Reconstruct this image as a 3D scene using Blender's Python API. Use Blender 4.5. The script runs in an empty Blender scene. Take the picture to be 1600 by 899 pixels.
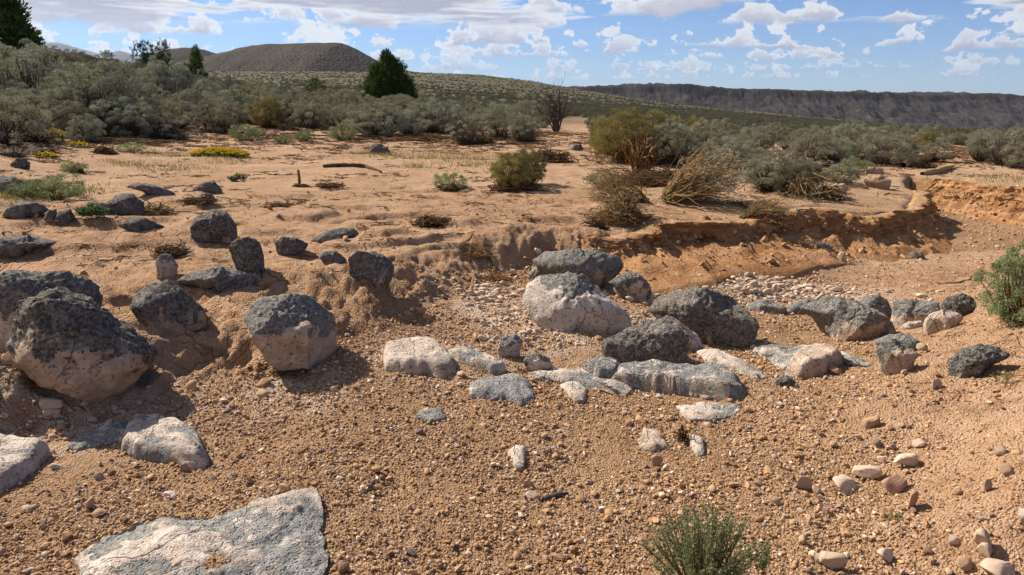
import bpy, math, random
import numpy as np
from mathutils import Vector

# ------------------------------------------------------------------ camera
PITCH = math.radians(14.53)
CAMZ = 1.75
F = 1155.0                      # focal length in photo pixels (1600 wide)
scene = bpy.context.scene
cam_d = bpy.data.cameras.new('camera')
cam_d.sensor_width = 36.0
cam_d.lens = 36.0 * F / 1600.0
cam_d.clip_start = 0.05
cam_d.clip_end = 120000
cam = bpy.data.objects.new('camera', cam_d)
cam.location = (0, 0, CAMZ)
cam.rotation_euler = (math.pi / 2 - PITCH, 0, 0)
scene.collection.objects.link(cam)
scene.camera = cam

# ------------------------------------------------------------------ light
SUN_AZ = math.radians(-57)      # from +Y towards -X: behind and to the left
SUN_EL = math.radians(41)
sun_dir = Vector((math.sin(SUN_AZ) * math.cos(SUN_EL), math.cos(SUN_AZ) * math.cos(SUN_EL), math.sin(SUN_EL)))
sd_ = bpy.data.lights.new('sun', 'SUN')
sd_.energy = 5.0
sd_.angle = math.radians(0.53)
sd_.color = (1.0, 0.93, 0.82)
sun = bpy.data.objects.new('sun', sd_)
sun.rotation_euler = sun_dir.to_track_quat('Z', 'Y').to_euler()
sun.location = (-20, 20, 30)
scene.collection.objects.link(sun)

vs = scene.view_settings
vs.view_transform = 'Standard'
vs.look = 'None'
vs.exposure = 0.82
vs.gamma = 1.0
vs.use_curve_mapping = False
scene.cycles.max_bounces = 5
scene.cycles.diffuse_bounces = 2
scene.cycles.transparent_max_bounces = 4
scene.cycles.volume_bounces = 0
scene.cycles.use_denoising = True
scene.cycles.use_adaptive_sampling = True
scene.cycles.adaptive_threshold = 0.02

# ------------------------------------------------------------------ node helper
class NT:
    def __init__(self, tree):
        self.t = tree
        tree.nodes.clear()
    def n(self, typ, ins=None, out=0, **props):
        nd = self.t.nodes.new(typ)
        for k, v in props.items():
            setattr(nd, k, v)
        for k, v in (ins or {}).items():
            self.set(nd.inputs[k], v)
        return nd.outputs[out] if out is not None else nd
    def set(self, sock, v):
        if isinstance(v, bpy.types.NodeSocket):
            self.t.links.new(v, sock)
        elif v is not None:
            if isinstance(v, (tuple, list)) and len(v) == 3 and sock.type == 'RGBA':
                v = (*v, 1.0)
            sock.default_value = v
    def m(self, op, a, b=None, c=None, clamp=False):
        ins = {0: a}
        if b is not None: ins[1] = b
        if c is not None: ins[2] = c
        return self.n('ShaderNodeMath', ins, operation=op, use_clamp=clamp)
    def vm(self, op, a, b=None):
        ins = {0: a}
        if b is not None:
            ins[3 if op == 'SCALE' else 1] = b
        return self.n('ShaderNodeVectorMath', ins, operation=op)
    def sstep(self, x, lo, hi, a=0.0, b=1.0):
        return self.n('ShaderNodeMapRange', {0: x, 1: lo, 2: hi, 3: a, 4: b}, interpolation_type='SMOOTHSTEP')
    def mix(self, f, a, b, mode='MIX'):
        nd = self.t.nodes.new('ShaderNodeMix')
        nd.data_type = 'RGBA'
        nd.blend_type = mode
        self.set(nd.inputs[0], f); self.set(nd.inputs[6], a); self.set(nd.inputs[7], b)
        return nd.outputs[2]
    def noise(self, vec, scale, detail=3, rough=0.55, dim='3D', dist=0.0):
        return self.n('ShaderNodeTexNoise', {'Vector': vec, 'Scale': scale, 'Detail': detail, 'Roughness': rough, 'Distortion': dist}, noise_dimensions=dim)
    def voro(self, vec, scale, feature='F1', out=0):
        return self.n('ShaderNodeTexVoronoi', {'Vector': vec, 'Scale': scale}, feature=feature, out=out)
    def attr(self, name, out=2, typ='GEOMETRY'):
        return self.n('ShaderNodeAttribute', out=out, attribute_name=name, attribute_type=typ)

# ------------------------------------------------------------------ sky
world = bpy.data.worlds.new('World')
scene.world = world
world.use_nodes = True
w = NT(world.node_tree)
sky = w.n('ShaderNodeTexSky', sky_type='NISHITA', sun_disc=False, sun_elevation=SUN_EL, sun_rotation=SUN_AZ,
          altitude=1800.0, air_density=1.0, dust_density=0.6, ozone_density=2.0)
dirv = w.n('ShaderNodeTexCoord', out=0)
sep = w.n('ShaderNodeSeparateXYZ', {0: dirv}, out=None)
el = w.m('MAXIMUM', sep.outputs[2], 0.0)
hor = w.m('SQRT', w.m('ADD', w.m('MULTIPLY', sep.outputs[0], sep.outputs[0]), w.m('MULTIPLY', sep.outputs[1], sep.outputs[1])))
tanel = w.m('DIVIDE', el, w.m('MAXIMUM', hor, 0.02))
az = w.m('ARCTAN2', sep.outputs[0], sep.outputs[1])
west = w.m('MULTIPLY', sep.outputs[0], -0.07)
S = 0.515 / 0.075                    # colours below are written as seen; Background strength is 0.075
cloud = w.mix(1.0, sky, (0.43, 0.59, 0.86), 'MULTIPLY')
cloud = w.mix(w.sstep(el, 0.0, 0.08, 0.36, 0.0), cloud, (0.62 * S, 0.73 * S, 0.88 * S))
# fair weather cumulus with flat bases at one height (1 unit): rows of cloud walls at
# growing distance, farthest first
for k, (R0, Hk, th) in enumerate([(46, .80, .475), (30, .75, .47), (21, .70, .47), (15.5, .68, .475), (11.6, .62, .475), (8.8, .55, .47)]):
    wob = w.n('ShaderNodeTexNoise', {'W': w.m('ADD', w.m('MULTIPLY', az, 2.6), 7.3 * k + 1.7), 'Scale': 1.0, 'Detail': 1.0}, noise_dimensions='1D')
    R = w.m('MULTIPLY', w.m('ADD', w.m('MULTIPLY', w.m('SUBTRACT', wob, .5), .55), 1.0), R0)
    X = w.m('MULTIPLY', az, R0)
    h = w.m('MULTIPLY', tanel, R)
    vec = w.n('ShaderNodeCombineXYZ', {0: X, 1: w.m('MULTIPLY', h, 1.35), 2: 3.17 * k + .6})
    n5 = w.noise(vec, 1.6, 5, .57)
    cov = w.n('ShaderNodeTexNoise', {'W': w.m('ADD', w.m('MULTIPLY', X, .42), 13.1 * k + 3.3), 'Scale': 1.0, 'Detail': 2.0}, noise_dimensions='1D')
    t_ = w.m('DIVIDE', w.m('SUBTRACT', h, 1.0), Hk)
    dens = w.m('ADD', w.m('ADD', n5, west), w.m('MULTIPLY', w.m('SUBTRACT', cov, .5), .75))
    dens = w.m('SUBTRACT', dens, w.m('MULTIPLY', w.m('MAXIMUM', t_, 0.0), .17))
    hb = w.m('ADD', h, w.m('MULTIPLY', w.m('SUBTRACT', n5, .5), .35))
    al = w.m('MULTIPLY', w.sstep(dens, th, th + .045), w.sstep(hb, .95, 1.05))
    thick = w.sstep(dens, th + .02, th + .15)
    lit = w.sstep(w.m('ADD', t_, w.m('MULTIPLY', w.m('SUBTRACT', n5, .5), 1.4)), -.05, .75)
    body = w.mix(lit, tuple(S * c for c in (.46, .47, .58)), tuple(S * c for c in (.93, .93, .96)))
    colk = w.mix(thick, tuple(S * c for c in (.97, .98, 1.0)), body)
    vis = .96 if R0 < 20 else (.85 if R0 < 30 else .6)
    cloud = w.mix(w.m('MULTIPLY', al, vis), cloud, colk)
# overhead the same deck is seen from below
plane = w.vm('SCALE', w.n('ShaderNodeCombineXYZ', {0: sep.outputs[0], 1: sep.outputs[1], 2: 0.0}), w.m('DIVIDE', 1.0, w.m('MAXIMUM', el, .05)))
no = w.m('ADD', w.noise(w.vm('ADD', plane, (5.3, 1.4, 0.0)), .33, 5, .58), w.m('MULTIPLY', west, 2.4))
ao = w.m('MULTIPLY', w.sstep(no, .48, .53), w.sstep(el, .080, .098))
cloud = w.mix(w.m('MULTIPLY', ao, .95), cloud, w.mix(w.sstep(no, .50, .60), tuple(S * c for c in (.96, .96, .98)), tuple(S * c for c in (.44, .45, .55))))
bg = w.n('ShaderNodeBackground', {'Color': cloud, 'Strength': 0.075})
wo = w.n('ShaderNodeOutputWorld', out=None)
w.t.links.new(bg, wo.inputs[0])

# ------------------------------------------------------------------ numpy noise
def _hash(ix, iy, iz, seed):
    n = (ix * 374761393 + iy * 668265263 + iz * 2147483647 + seed * 974634777) & 0xFFFFFFFF
    n = ((n ^ (n >> 13)) * 1274126177) & 0xFFFFFFFF
    n = ((n ^ (n >> 16)) * 2246822519) & 0xFFFFFFFF
    return (n ^ (n >> 15)) & 0xFFFFFFFF
def pn(x, y, z=0.0, seed=0):
    x = np.asarray(x, float); y = np.asarray(y, float); z = np.zeros_like(x) + z
    xi = np.floor(x).astype(np.int64); yi = np.floor(y).astype(np.int64); zi = np.floor(z).astype(np.int64)
    xf = x - xi; yf = y - yi; zf = z - zi
    u = xf * xf * xf * (xf * (xf * 6 - 15) + 10); v = yf * yf * yf * (yf * (yf * 6 - 15) + 10); t = zf * zf * zf * (zf * (zf * 6 - 15) + 10)
    r = 0.0
    flat = np.all(zf == 0)
    for dz in ((0,) if flat else (0, 1)):
        for dy in (0, 1):
            for dx in (0, 1):
                hsh = _hash(xi + dx, yi + dy, zi + dz, seed)
                gx = (hsh & 1023) / 511.5 - 1; gy = ((hsh >> 10) & 1023) / 511.5 - 1; gz = ((hsh >> 20) & 1023) / 511.5 - 1
                d = gx * (xf - dx) + gy * (yf - dy) + gz * (zf - dz)
                r = r + d * (u if dx else 1 - u) * (v if dy else 1 - v) * ((t if dz else 1 - t))
    return r * 1.1
def fbm(x, y, z=0.0, o=4, seed=0, g=0.5):
    r = 0; a = 1.0; f = 1.0
    for i in range(o):
        r = r + a * pn(x * f, y * f, np.asarray(z) * f, seed + i * 17)
        a *= g; f *= 2.03
    return r
def sm(x, a, b):
    t = np.clip((x - a) / (b - a), 0, 1)
    return t * t * (3 - 2 * t)

# ------------------------------------------------------------------ picture geometry
CP, SP = math.cos(PITCH), math.sin(PITCH)
def pray(px, py):
    u = (px - 800) / F; v = (449.5 - py) / F
    return np.array([u, CP + v * SP, -SP + v * CP])
def at_z(px, py, z):
    d = pray(px, py); t = (z - CAMZ) / d[2]
    return np.array([0, 0, CAMZ]) + d * t
def at_y(px, py, Y):
    d = pray(px, py)
    return np.array([0, 0, CAMZ]) + d * (Y / d[1])

# ------------------------------------------------------------------ ground shape
class TPS:
    def __init__(self, P):
        P = np.array(P, float)
        self.uv = self.warp(P[:, 0], P[:, 1]); n = len(P)
        d = np.linalg.norm(self.uv[:, None] - self.uv[None], axis=2)
        A = np.zeros((n + 3, n + 3))
        A[:n, :n] = self.k(d) + np.eye(n) * 1e-3
        A[:n, n] = 1; A[:n, n + 1:] = self.uv
        A[n:, :n] = A[:n, n:].T
        g = (P[:, 2] - CAMZ) / (np.clip(P[:, 1], 0.9, 430) + .6) * 10
        self.w = np.linalg.solve(A, np.r_[g, 0, 0, 0])
    @staticmethod
    def k(d):
        return d * d * np.log(d + 1e-9)
    @staticmethod
    def warp(X, Y):
        Yc = np.clip(Y, 0.9, 430)
        return np.stack([np.clip(X / (Yc + 0.6), -1.6, 1.6) * 1.6, np.log(Yc + 0.6)], -1)
    def __call__(self, X, Y):
        uv = self.warp(X, Y); out = np.empty(len(X)); n = len(self.uv)
        for i in range(0, len(X), 40000):
            q = uv[i:i + 40000]
            d = np.sqrt(((q[:, None] - self.uv[None]) ** 2).sum(2))
            out[i:i + 40000] = self.k(d) @ self.w[:n] + self.w[n] + q @ self.w[n + 1:]
        return out * .1 * (np.clip(Y, 0.9, 430) + .6) + CAMZ

bed_px = [(800, 899, 0), (400, 899, 0), (0, 899, .03), (-300, 899, .05), (1200, 899, .03), (1600, 899, .12), (1900, 899, .2),
          (800, 700, 0), (400, 700, .03), (100, 750, .0), (0, 800, .02), (-300, 720, 0.02), (650, 620, .05), (300, 640, .02), (850, 560, .03), (1000, 540, .02),
          (1150, 560, .01), (900, 500, .08), (1250, 450, -.06), (1400, 430, -.09), (1500, 400, -.11), (1400, 380, -.11), (1560, 360, -.10), (1800, 400, -.06),
          (1480, 345, -.09), (1200, 640, .06), (1400, 600, .21), (1590, 560, .37), (1600, 490, .44), (1530, 480, .23), (1600, 650, .36), (1600, 780, .26),
          (1400, 750, .10), (1290, 560, .05), (1450, 520, .12), (1330, 540, .03), (1800, 560, .5), (1800, 700, .42), (500, 640, .03), (150, 655, -.02), (20, 660, -.02), (1100, 700, .01), (600, 780, .03), (420, 760, .05),
          (1100, 430, .05), (1200, 415, .01), (1290, 405, -.05), (1050, 470, .04), (780, 470, .1), (600, 560, .08), (1440, 305, -.07), (1200, 300, -.05), (700, 300, .1), (100, 300, .2)]
bench_px = [(-300, 640, .25), (0, 600, .25), (250, 560, .27), (330, 590, .16), (470, 540, .24), (560, 520, .30), (600, 480, .35), (450, 450, .36), (700, 460, .33), (300, 420, .40), (100, 400, .45),
            (550, 400, .43), (750, 410, .38), (900, 375, .40), (300, 330, .48), (50, 330, .52), (-200, 330, .6), (600, 330, .46), (900, 300, .46), (400, 240, .58), (700, 250, .52), (150, 250, .66), (20, 250, .78), (-200, 250, 1.0),
            (1080, 335, .38), (1200, 305, .41), (1290, 290, .43), (1385, 300, .34), (1435, 325, .26), (1420, 262, .44), (1600, 288, .40), (1800, 300, .5), (1500, 235, .45), (1600, 245, .42), (1800, 250, .4),
            (1200, 235, .45), (1000, 212, .45), (880, 208, .5), (800, 208, .58), (600, 208, .68), (820, 430, .3)]
bench_y = [(400, 206, 22), (200, 206, 20), (100, 202, 19), (0, 198, 18), (-200, 185, 18), (-300, 40, 40), (0, 84, 40), (150, 108, 45), (270, 124, 55), (400, 146, 60), (600, 168, 60), (870, 180, 60), (1000, 186, 60), (1300, 203, 60), (1600, 218, 60), (1900, 225, 60),
           (0, 120, 100), (200, 125, 100), (-300, 100, 100), (400, 140, 150), (700, 148, 150), (1000, 172, 150), (1300, 191, 150), (1600, 213, 150), (1900, 230, 150), (0, 125, 200),
           (-300, 112, 420), (0, 112, 420), (300, 112, 420), (500, 112, 420), (650, 114, 420), (750, 118, 420), (850, 131, 420), (1000, 156, 420), (1200, 177, 420), (1400, 194, 420), (1600, 211, 420), (1900, 228, 420)]
bed_f = TPS([at_z(*q) for q in bed_px])
bench_f = TPS([at_z(*q) for q in bench_px] + [at_y(*q) for q in bench_y] + [(-4, 3, .3), (-2.4, 2.2, .2), (0, 2, .15), (3, 2, .3), (-6, 5, .5), (-1.5, 1, .1), (-8, 8, .8), (1.2, 4.2, .25), (4, 5, .35), (-1.5, 3, .2), (0, 3.2, .2), (2, 3, .2)])
# foot of the cut bank, left to right, and how wide the slope above it is
toe_px = [(-300, 715, .3), (0, 690, .3), (60, 668, .5), (250, 640, .6), (330, 612, .65), (450, 606, .9), (560, 598, 1.1), (600, 560, 1.2), (690, 528, 1.15), (720, 490, .95), (770, 462, .7), (815, 445, .6),
          (870, 432, .6), (960, 432, .5), (1050, 414, .42), (1150, 406, .42), (1230, 393, .40), (1300, 386, .36), (1350, 392, .32), (1395, 387, .32), (1442, 374, .3), (1456, 352, .28), (1446, 337, .28), (1424, 320, .25),
          (1480, 327, .3), (1540, 340, .3), (1620, 354, .3), (1900, 405, .4)]
_t = np.array([at_z(a, b, np.interp(a, [850, 1000, 1200, 1350], [.04, .02, -.03, -.09]))[:2] for a, b, c in toe_px])
TOE = np.vstack([[-60, 2.0], [-8, 3.0], _t, [20, 9.0], [80, 9.0]])
TOEW = np.r_[.4, .3, [c for a, b, c in toe_px], .4, .4]
POLY = np.vstack([TOE, [80000, 9], [80000, 80000], [-80000, 80000], [-80000, 2]])

PILE = at_z(348, 893, .03)      # gravel heaped on the foreground slab
def sdist(X, Y):
    """signed distance to the bank's foot (inside the bench > 0) and bank width there"""
    best = np.full(X.shape, 1e9); wid = np.full(X.shape, .3)
    for i in range(len(TOE) - 1):
        a = TOE[i]; d = TOE[i + 1] - a; L = d @ d
        t = np.clip(((X - a[0]) * d[0] + (Y - a[1]) * d[1]) / L, 0, 1)
        q = np.hypot(X - a[0] - t * d[0], Y - a[1] - t * d[1])
        m = q < best
        best = np.where(m, q, best); wid = np.where(m, TOEW[i] * (1 - t) + TOEW[i + 1] * t, wid)
    ins = np.zeros(X.shape, bool)
    n = len(POLY)
    for i in range(n):
        x1, y1 = POLY[i]; x2, y2 = POLY[(i + 1) % n]
        if y1 == y2: continue
        c = ((y1 > Y) != (y2 > Y)) & (X < (x2 - x1) * (Y - y1) / (y2 - y1) + x1)
        ins ^= c
    return np.where(ins, best, -best), wid

def ground(X, Y, full=False):
    X = np.atleast_1d(np.asarray(X, float)); Y = np.atleast_1d(np.asarray(Y, float))
    S = np.ones(X.shape)
    near = (Y < 22) & (np.abs(X) < 60)
    dist = np.hypot(X, Y)
    S[Y < 2] = 0
    if near.any():
        x = X[near]; y = Y[near]
        s, wd = sdist(x, y)
        rt = sm(x, 1.3, 2.8)
        s = s + (.09 + .10 * rt) * fbm(x * 1.9, y * 1.9, o=4, seed=3) + rt * (.20 * np.abs(fbm(x * 2.2, y * 1.6, o=5, seed=8, g=.62)) - .04)
        t = s / wd
        st = .30 * rt
        crumb = .10 * fbm(x * 6, y * 6, o=4, seed=9, g=.6)
        S[near] = (0.28 + .1 * rt) * sm(t, -.25, .8) + (0.72 - .1 * rt) * np.clip((t + crumb - .25 - st) / (.68 - st), 0, 1) ** (1 - .25 * rt)
    zb = np.zeros(X.shape)
    m = S < 0.999
    if m.any(): zb[m] = bed_f(X[m], Y[m])
    zt = np.zeros(X.shape); m2 = S > 0.001
    if m2.any(): zt[m2] = bench_f(X[m2], Y[m2])
    z = zb * (1 - S) + zt * S
    # beyond the long flank the land falls away into a valley
    far = sm(dist, 440, 1500)
    z = z * (1 - far) - 140 * far
    fade = 1 - sm(dist, 30, 70)
    near = fade > 0
    if near.any():
        x = X[near]; y = Y[near]; f = fade[near]; s = S[near]; zz = z[near]
        d = dist[near]
        # bench: hummocks, small scarps, washed mud
        rough = sm(s, .1, .6)
        lump = 0.026 * fbm(x * .9, y * 2.0, o=4, seed=21, g=.6) + .004 * fbm(x * 14, y * 22, o=2, seed=22) * (1 - sm(d, 4.5, 6.5))
        nn = fbm(x * .55 + .06 * pn(x * 3, y * 3, seed=5), y * 1.0, o=3, seed=31, g=.4)
        terr = 0.060 * (sm(nn, -.11, .0) - .5) + 0.060 * (sm(nn, .16, .27) - .5) + 0.05 * (sm(nn, -.34, -.24) - .5) + .03 * (sm(nn, .34, .42) - .5)
        front = np.exp(-((y - (4.6 + .10 * x)) / 1.3) ** 2) * sm(-x, -0.4, 0.2)
        bil = np.abs(fbm(x * 3.2, y * 3.2, o=3, seed=41))
        mud = (0.13 * front + 0.02) * (0.22 - bil) * 1.2 + (.004 + 0.022 * front) * fbm(x * 9, y * 9, o=4, seed=43, g=.6)
        bank = 4 * s * (1 - s)
        ero = bank * (0.06 * fbm(x * 4, y * 4, o=4, seed=51, g=.65) + .025 * np.abs(fbm(x * 7, y * 5, o=2, seed=53)))
        # bed: gravel waves
        wav = 0.030 * fbm(x * 1.3 + 2, y * 2.0, o=5, seed=61, g=.55) + .012 * fbm(x * 10, y * 10, o=3, seed=63) + .10 * np.exp(-((x - PILE[0]) / .20) ** 2 - ((y - PILE[1]) / .10) ** 2)
        calm = 1 - .65 * sm(d, 8, 13)
        zz = zz + f * (rough * calm * (lump + terr * (1 - .6 * front) + mud) + ero + (1 - rough) * wav + 0.008 * fbm(x * 20, y * 20, o=2, seed=71) * (1 - sm(d, 5, 7)))
        z[near] = zz
    md = sm(dist, 20, 80) * (1 - far)
    z = z + md * .5 * fbm(X / 25, Y / 25, o=2, seed=81)
    if full:
        return z, S
    return z
# ------------------------------------------------------------------ linking helpers
COL = scene.collection
def mesh(name, V, Fc, mats, smooth=True, attrs=None, matidx=None):
    me = bpy.data.meshes.new(name)
    V = np.asarray(V, np.float32)
    me.vertices.add(len(V)); me.vertices.foreach_set('co', V.ravel())
    if isinstance(Fc, np.ndarray):
        nf, k = Fc.shape
        me.loops.add(nf * k); me.loops.foreach_set('vertex_index', Fc.astype(np.int32).ravel())
        me.polygons.add(nf); me.polygons.foreach_set('loop_start', np.arange(0, nf * k, k, dtype=np.int32))
        me.polygons.foreach_set('loop_total', np.full(nf, k, np.int32))
    for m_ in (mats if isinstance(mats, (list, tuple)) else [mats]):
        me.materials.append(m_)
    me.polygons.foreach_set('use_smooth', np.full(len(me.polygons), smooth))
    if matidx is not None:
        me.polygons.foreach_set('material_index', np.asarray(matidx, np.int32))
    for k_, a in (attrs or {}).items():
        at = me.attributes.new(k_, 'FLOAT', 'POINT'); at.data.foreach_set('value', np.asarray(a, np.float32))
    me.update(calc_edges=True)
    return me
def link(name, data, parent=None, loc=None, label=None, cat=None, group=None, kind=None):
    o = bpy.data.objects.new(name, data)
    COL.objects.link(o)
    if parent is not None: o.parent = parent
    if loc is not None: o.location = [float(c) for c in loc]
    if label: o['label'] = label
    if cat: o['category'] = cat
    if group: o['group'] = group
    if kind: o['kind'] = kind
    return o
def material(name):
    m_ = bpy.data.materials.new(name); m_.use_nodes = True
    t = NT(m_.node_tree)
    return m_, t
def finish(t, col, rough=0.9, bump=None, bstr=0.4, bdist=0.02, spec=0.15, shader=None, disp=None):
    o = t.n('ShaderNodeOutputMaterial', out=None)
    if shader is None:
        ins = {'Base Color': col, 'Roughness': rough, 'Specular IOR Level': spec}
        if bump is not None:
            ins['Normal'] = t.n('ShaderNodeBump', {'Strength': bstr, 'Distance': bdist, 'Height': bump})
        shader = t.n('ShaderNodeBsdfPrincipled', ins)
    t.t.links.new(shader, o.inputs[0])

# ------------------------------------------------------------------ ground sheet
def axis_x():
    a = list(np.arange(0, 1.6, .0145)); x = a[-1]
    while x < 70: x += max(.0145, .0105 * x); a.append(x)
    while x < 60000: x += .05 * x; a.append(x)
    a = np.array(a)
    return np.r_[-a[:0:-1], a]
def axis_y():
    a = [-60000, -8000, -2000, -500, -150, -50, -20, -8, -4, -2, -1, -.4, 0]; y = .0
    while y < 1.6: y += .06; a.append(y)
    while y < 60: y += max(.012, (.0072 if y < 6 or y > 11.5 else .0042) * y); a.append(y)
    while y < 600: y += .022 * y; a.append(y)
    while y < 60000: y += .08 * y; a.append(y)
    return np.array(a)
gx, gy = axis_x(), axis_y()
GX, GY = np.meshgrid(gx, gy)
gzv, gS = ground(GX.ravel(), GY.ravel(), full=True)
nx, ny = len(gx), len(gy)
idx = np.arange(nx * ny).reshape(ny, nx)
GZ = gzv.reshape(ny, nx)
def glook(X, Y):
    """height of the built sheet (bilinear)"""
    X = np.atleast_1d(np.asarray(X, float)); Y = np.atleast_1d(np.asarray(Y, float))
    i = np.clip(np.searchsorted(gx, X) - 1, 0, nx - 2); j = np.clip(np.searchsorted(gy, Y) - 1, 0, ny - 2)
    u = (X - gx[i]) / (gx[i + 1] - gx[i]); v = (Y - gy[j]) / (gy[j + 1] - gy[j])
    return (GZ[j, i] * (1 - u) + GZ[j, i + 1] * u) * (1 - v) + (GZ[j + 1, i] * (1 - u) + GZ[j + 1, i + 1] * u) * v
def gz(x, y):
    return float(glook(x, y)[0])
def hit(px, py, tmax=400):
    """where the line of sight through a photo pixel meets the ground"""
    d = pray(px, py)
    t = np.geomspace(1.2, tmax, 900)
    p = np.array([0, 0, CAMZ]) + t[:, None] * d
    below = p[:, 2] < glook(p[:, 0], p[:, 1])
    if not below.any():
        return p[-1]
    i = int(np.argmax(below)); lo, hi = t[max(i - 1, 0)], t[i]
    tt = np.linspace(lo, hi, 24)
    p = np.array([0, 0, CAMZ]) + tt[:, None] * d
    b = p[:, 2] < glook(p[:, 0], p[:, 1])
    j = int(np.argmax(b))
    return p[j]

quads = np.stack([idx[:-1, :-1], idx[:-1, 1:], idx[1:, 1:], idx[1:, :-1]], -1).reshape(-1, 4)
print('ground verts', nx, ny, nx * ny)

gm, t = material('desert_ground')
pos = t.n('ShaderNodeNewGeometry', out=0)
bench_a = t.attr('bench'); cal_a = t.attr('caliche'); veg_a = t.attr('scrub'); bank_a = t.attr('bank')
n1 = t.noise(pos, .9, 4, .6); n2 = t.noise(pos, 7.0, 4, .65); n3 = t.noise(pos, 60.0, 3, .7)
sandc = t.mix(t.sstep(n1, .35, .68), (.36, .200, .105), (.475, .285, .166))
sandc = t.mix(t.sstep(n2, .50, .74), sandc, (.27, .155, .085))
lit_ = t.noise(pos, 2.3, 6, .75)
sandc = t.mix(t.m('MULTIPLY', t.sstep(lit_, .54, .66), .6), sandc, (.20, .12, .07))
sandc = t.mix(t.m('MULTIPLY', t.sstep(n2, .62, .40), .45), sandc, (.53, .35, .225))
cutc = t.mix(t.sstep(n2, .35, .65), (.29, .135, .052), (.42, .215, .098))
sandc = t.mix(t.m('MULTIPLY', t.attr('upper'), .6), sandc, t.mix(t.sstep(n1, .35, .68), (.46, .288, .168), (.545, .365, .232)))
sandc = t.mix(t.m('MULTIPLY', bank_a, .9), sandc, cutc)
vr = t.voro(pos, 75.0, out=1)
hsv = t.n('ShaderNodeSeparateColor', {0: vr}, out=0)
grav = t.mix(hsv, (.225, .125, .066), (.41, .25, .14))
grav = t.mix(t.sstep(n1, .40, .66), grav, (.38, .232, .128))
calc_ = t.mix(t.sstep(n2, .35, .65), (.43, .29, .19), (.54, .41, .31))
col = t.mix(bench_a, grav, sandc)
col = t.mix(t.m('MULTIPLY', cal_a, t.sstep(n2, .3, .55)), col, calc_)
# fine litter and damp specks on the sand
col = t.mix(t.m('MULTIPLY', t.sstep(n3, .62, .74), .5), col, (.16, .095, .055))
s1 = t.noise(pos, .35, 4, .7); s2 = t.noise(pos, .03, 3, .6)
scr = t.mix(t.sstep(s1, .38, .62), (.066, .065, .042), (.084, .080, .052))
scr = t.mix(t.sstep(s2, .2, .5), scr, (.083, .079, .051))
sp = t.voro(pos, .55)
scr = t.mix(t.sstep(sp, .28, .5), (.066, .065, .042), scr)
col = t.mix(veg_a, col, scr)
bmp = t.m('ADD', t.m('MULTIPLY', n3, .35), t.m('MULTIPLY', t.voro(pos, 90.0), .5))
ck = t.n('ShaderNodeTexVoronoi', {'Vector': t.vm('ADD', pos, t.vm('SCALE', t.n('ShaderNodeTexNoise', {'Vector': pos, 'Scale': 5.0, 'Detail': 4.0}, out=1), .22)), 'Scale': 5.0}, feature='DISTANCE_TO_EDGE')
cks = t.m('MULTIPLY', t.m('MULTIPLY', t.m('SUBTRACT', 1.0, t.sstep(ck, .0, .035)), bench_a), t.sstep(t.noise(pos, 1.3, 3, .6), .46, .58))
col = t.mix(t.m('MULTIPLY', cks, .45), col, (.17, .095, .05))
bmp = t.m('SUBTRACT', bmp, t.m('MULTIPLY', cks, .9))
n4 = t.noise(pos, 24.0, 5, .7)
bmp = t.m('ADD', bmp, t.m('ADD', t.m('MULTIPLY', n2, .9), t.m('MULTIPLY', n4, 1.2)))
finish(t, col, .95, bmp, 1.0, .030, spec=.05)

Xr, Yr = GX.ravel(), GY.ravel()
dist = np.hypot(Xr, Yr)
cal = np.zeros(Xr.shape)
for px, py, r in [(760, 480, .35), (800, 500, .35), (860, 520, .4), (1000, 500, .35), (1080, 440, .5), (1180, 435, .6), (1270, 440, .5), (1330, 440, .35), (130, 640, .45), (20, 660, .4), (620, 560, .2), (460, 605, .3), (720, 560, .3)]:
    c = at_z(px, py, .06)
    cal = np.maximum(cal, np.exp(-(np.hypot(Xr - c[0], Yr - c[1]) / r) ** 2))
cal = np.clip(cal * 1.3, 0, 1) * (gzv < .35)
scrub = sm(dist + 8 * fbm(Xr / 9, Yr / 9, o=3, seed=91) - .35 * Xr * (Xr < 0), 27, 60) * .95
bankm = np.clip(4 * gS * (1 - gS), 0, 1) * sm(Xr, .3, 2.0)
gme = mesh('ground', np.stack([Xr, Yr, gzv], -1), quads, gm, True, dict(bench=np.clip(gS * 1.2 + sm(Xr - .35 * Yr, .25, 1.1) * (Yr < 9) * .95, 0, 1), caliche=cal, scrub=scrub, bank=bankm, upper=sm(dist, 7.5, 12)))
link('ground', gme, kind='structure')

# ------------------------------------------------------------------ cut earth banks
bankmat, t = material('cut_earth')
pos = t.n('ShaderNodeNewGeometry', out=0)
lay = t.noise(t.vm('MULTIPLY', pos, (1.2, 1.2, 16.0)), 1.0, 4, .6)
b1 = t.noise(pos, 6.0, 5, .7); b2 = t.noise(pos, 38.0, 4, .7)
ce = t.mix(t.sstep(lay, .35, .65), (.27, .130, .055), (.42, .228, .112))
ce = t.mix(t.sstep(b1, .52, .72), ce, (.50, .315, .175))
ce = t.mix(t.m('MULTIPLY', t.sstep(b2, .60, .72), .6), ce, (.19, .10, .05))
topa = t.attr('top')
ce = t.mix(topa, ce, t.mix(t.sstep(b1, .4, .65), (.36, .21, .108), (.49, .31, .175)))
finish(t, ce, .95, t.m('ADD', b2, t.m('ADD', t.m('MULTIPLY', b1, 2.0), t.m('MULTIPLY', lay, 1.0))), 1.0, .03, spec=.03)
BANK_PTS = []
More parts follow.
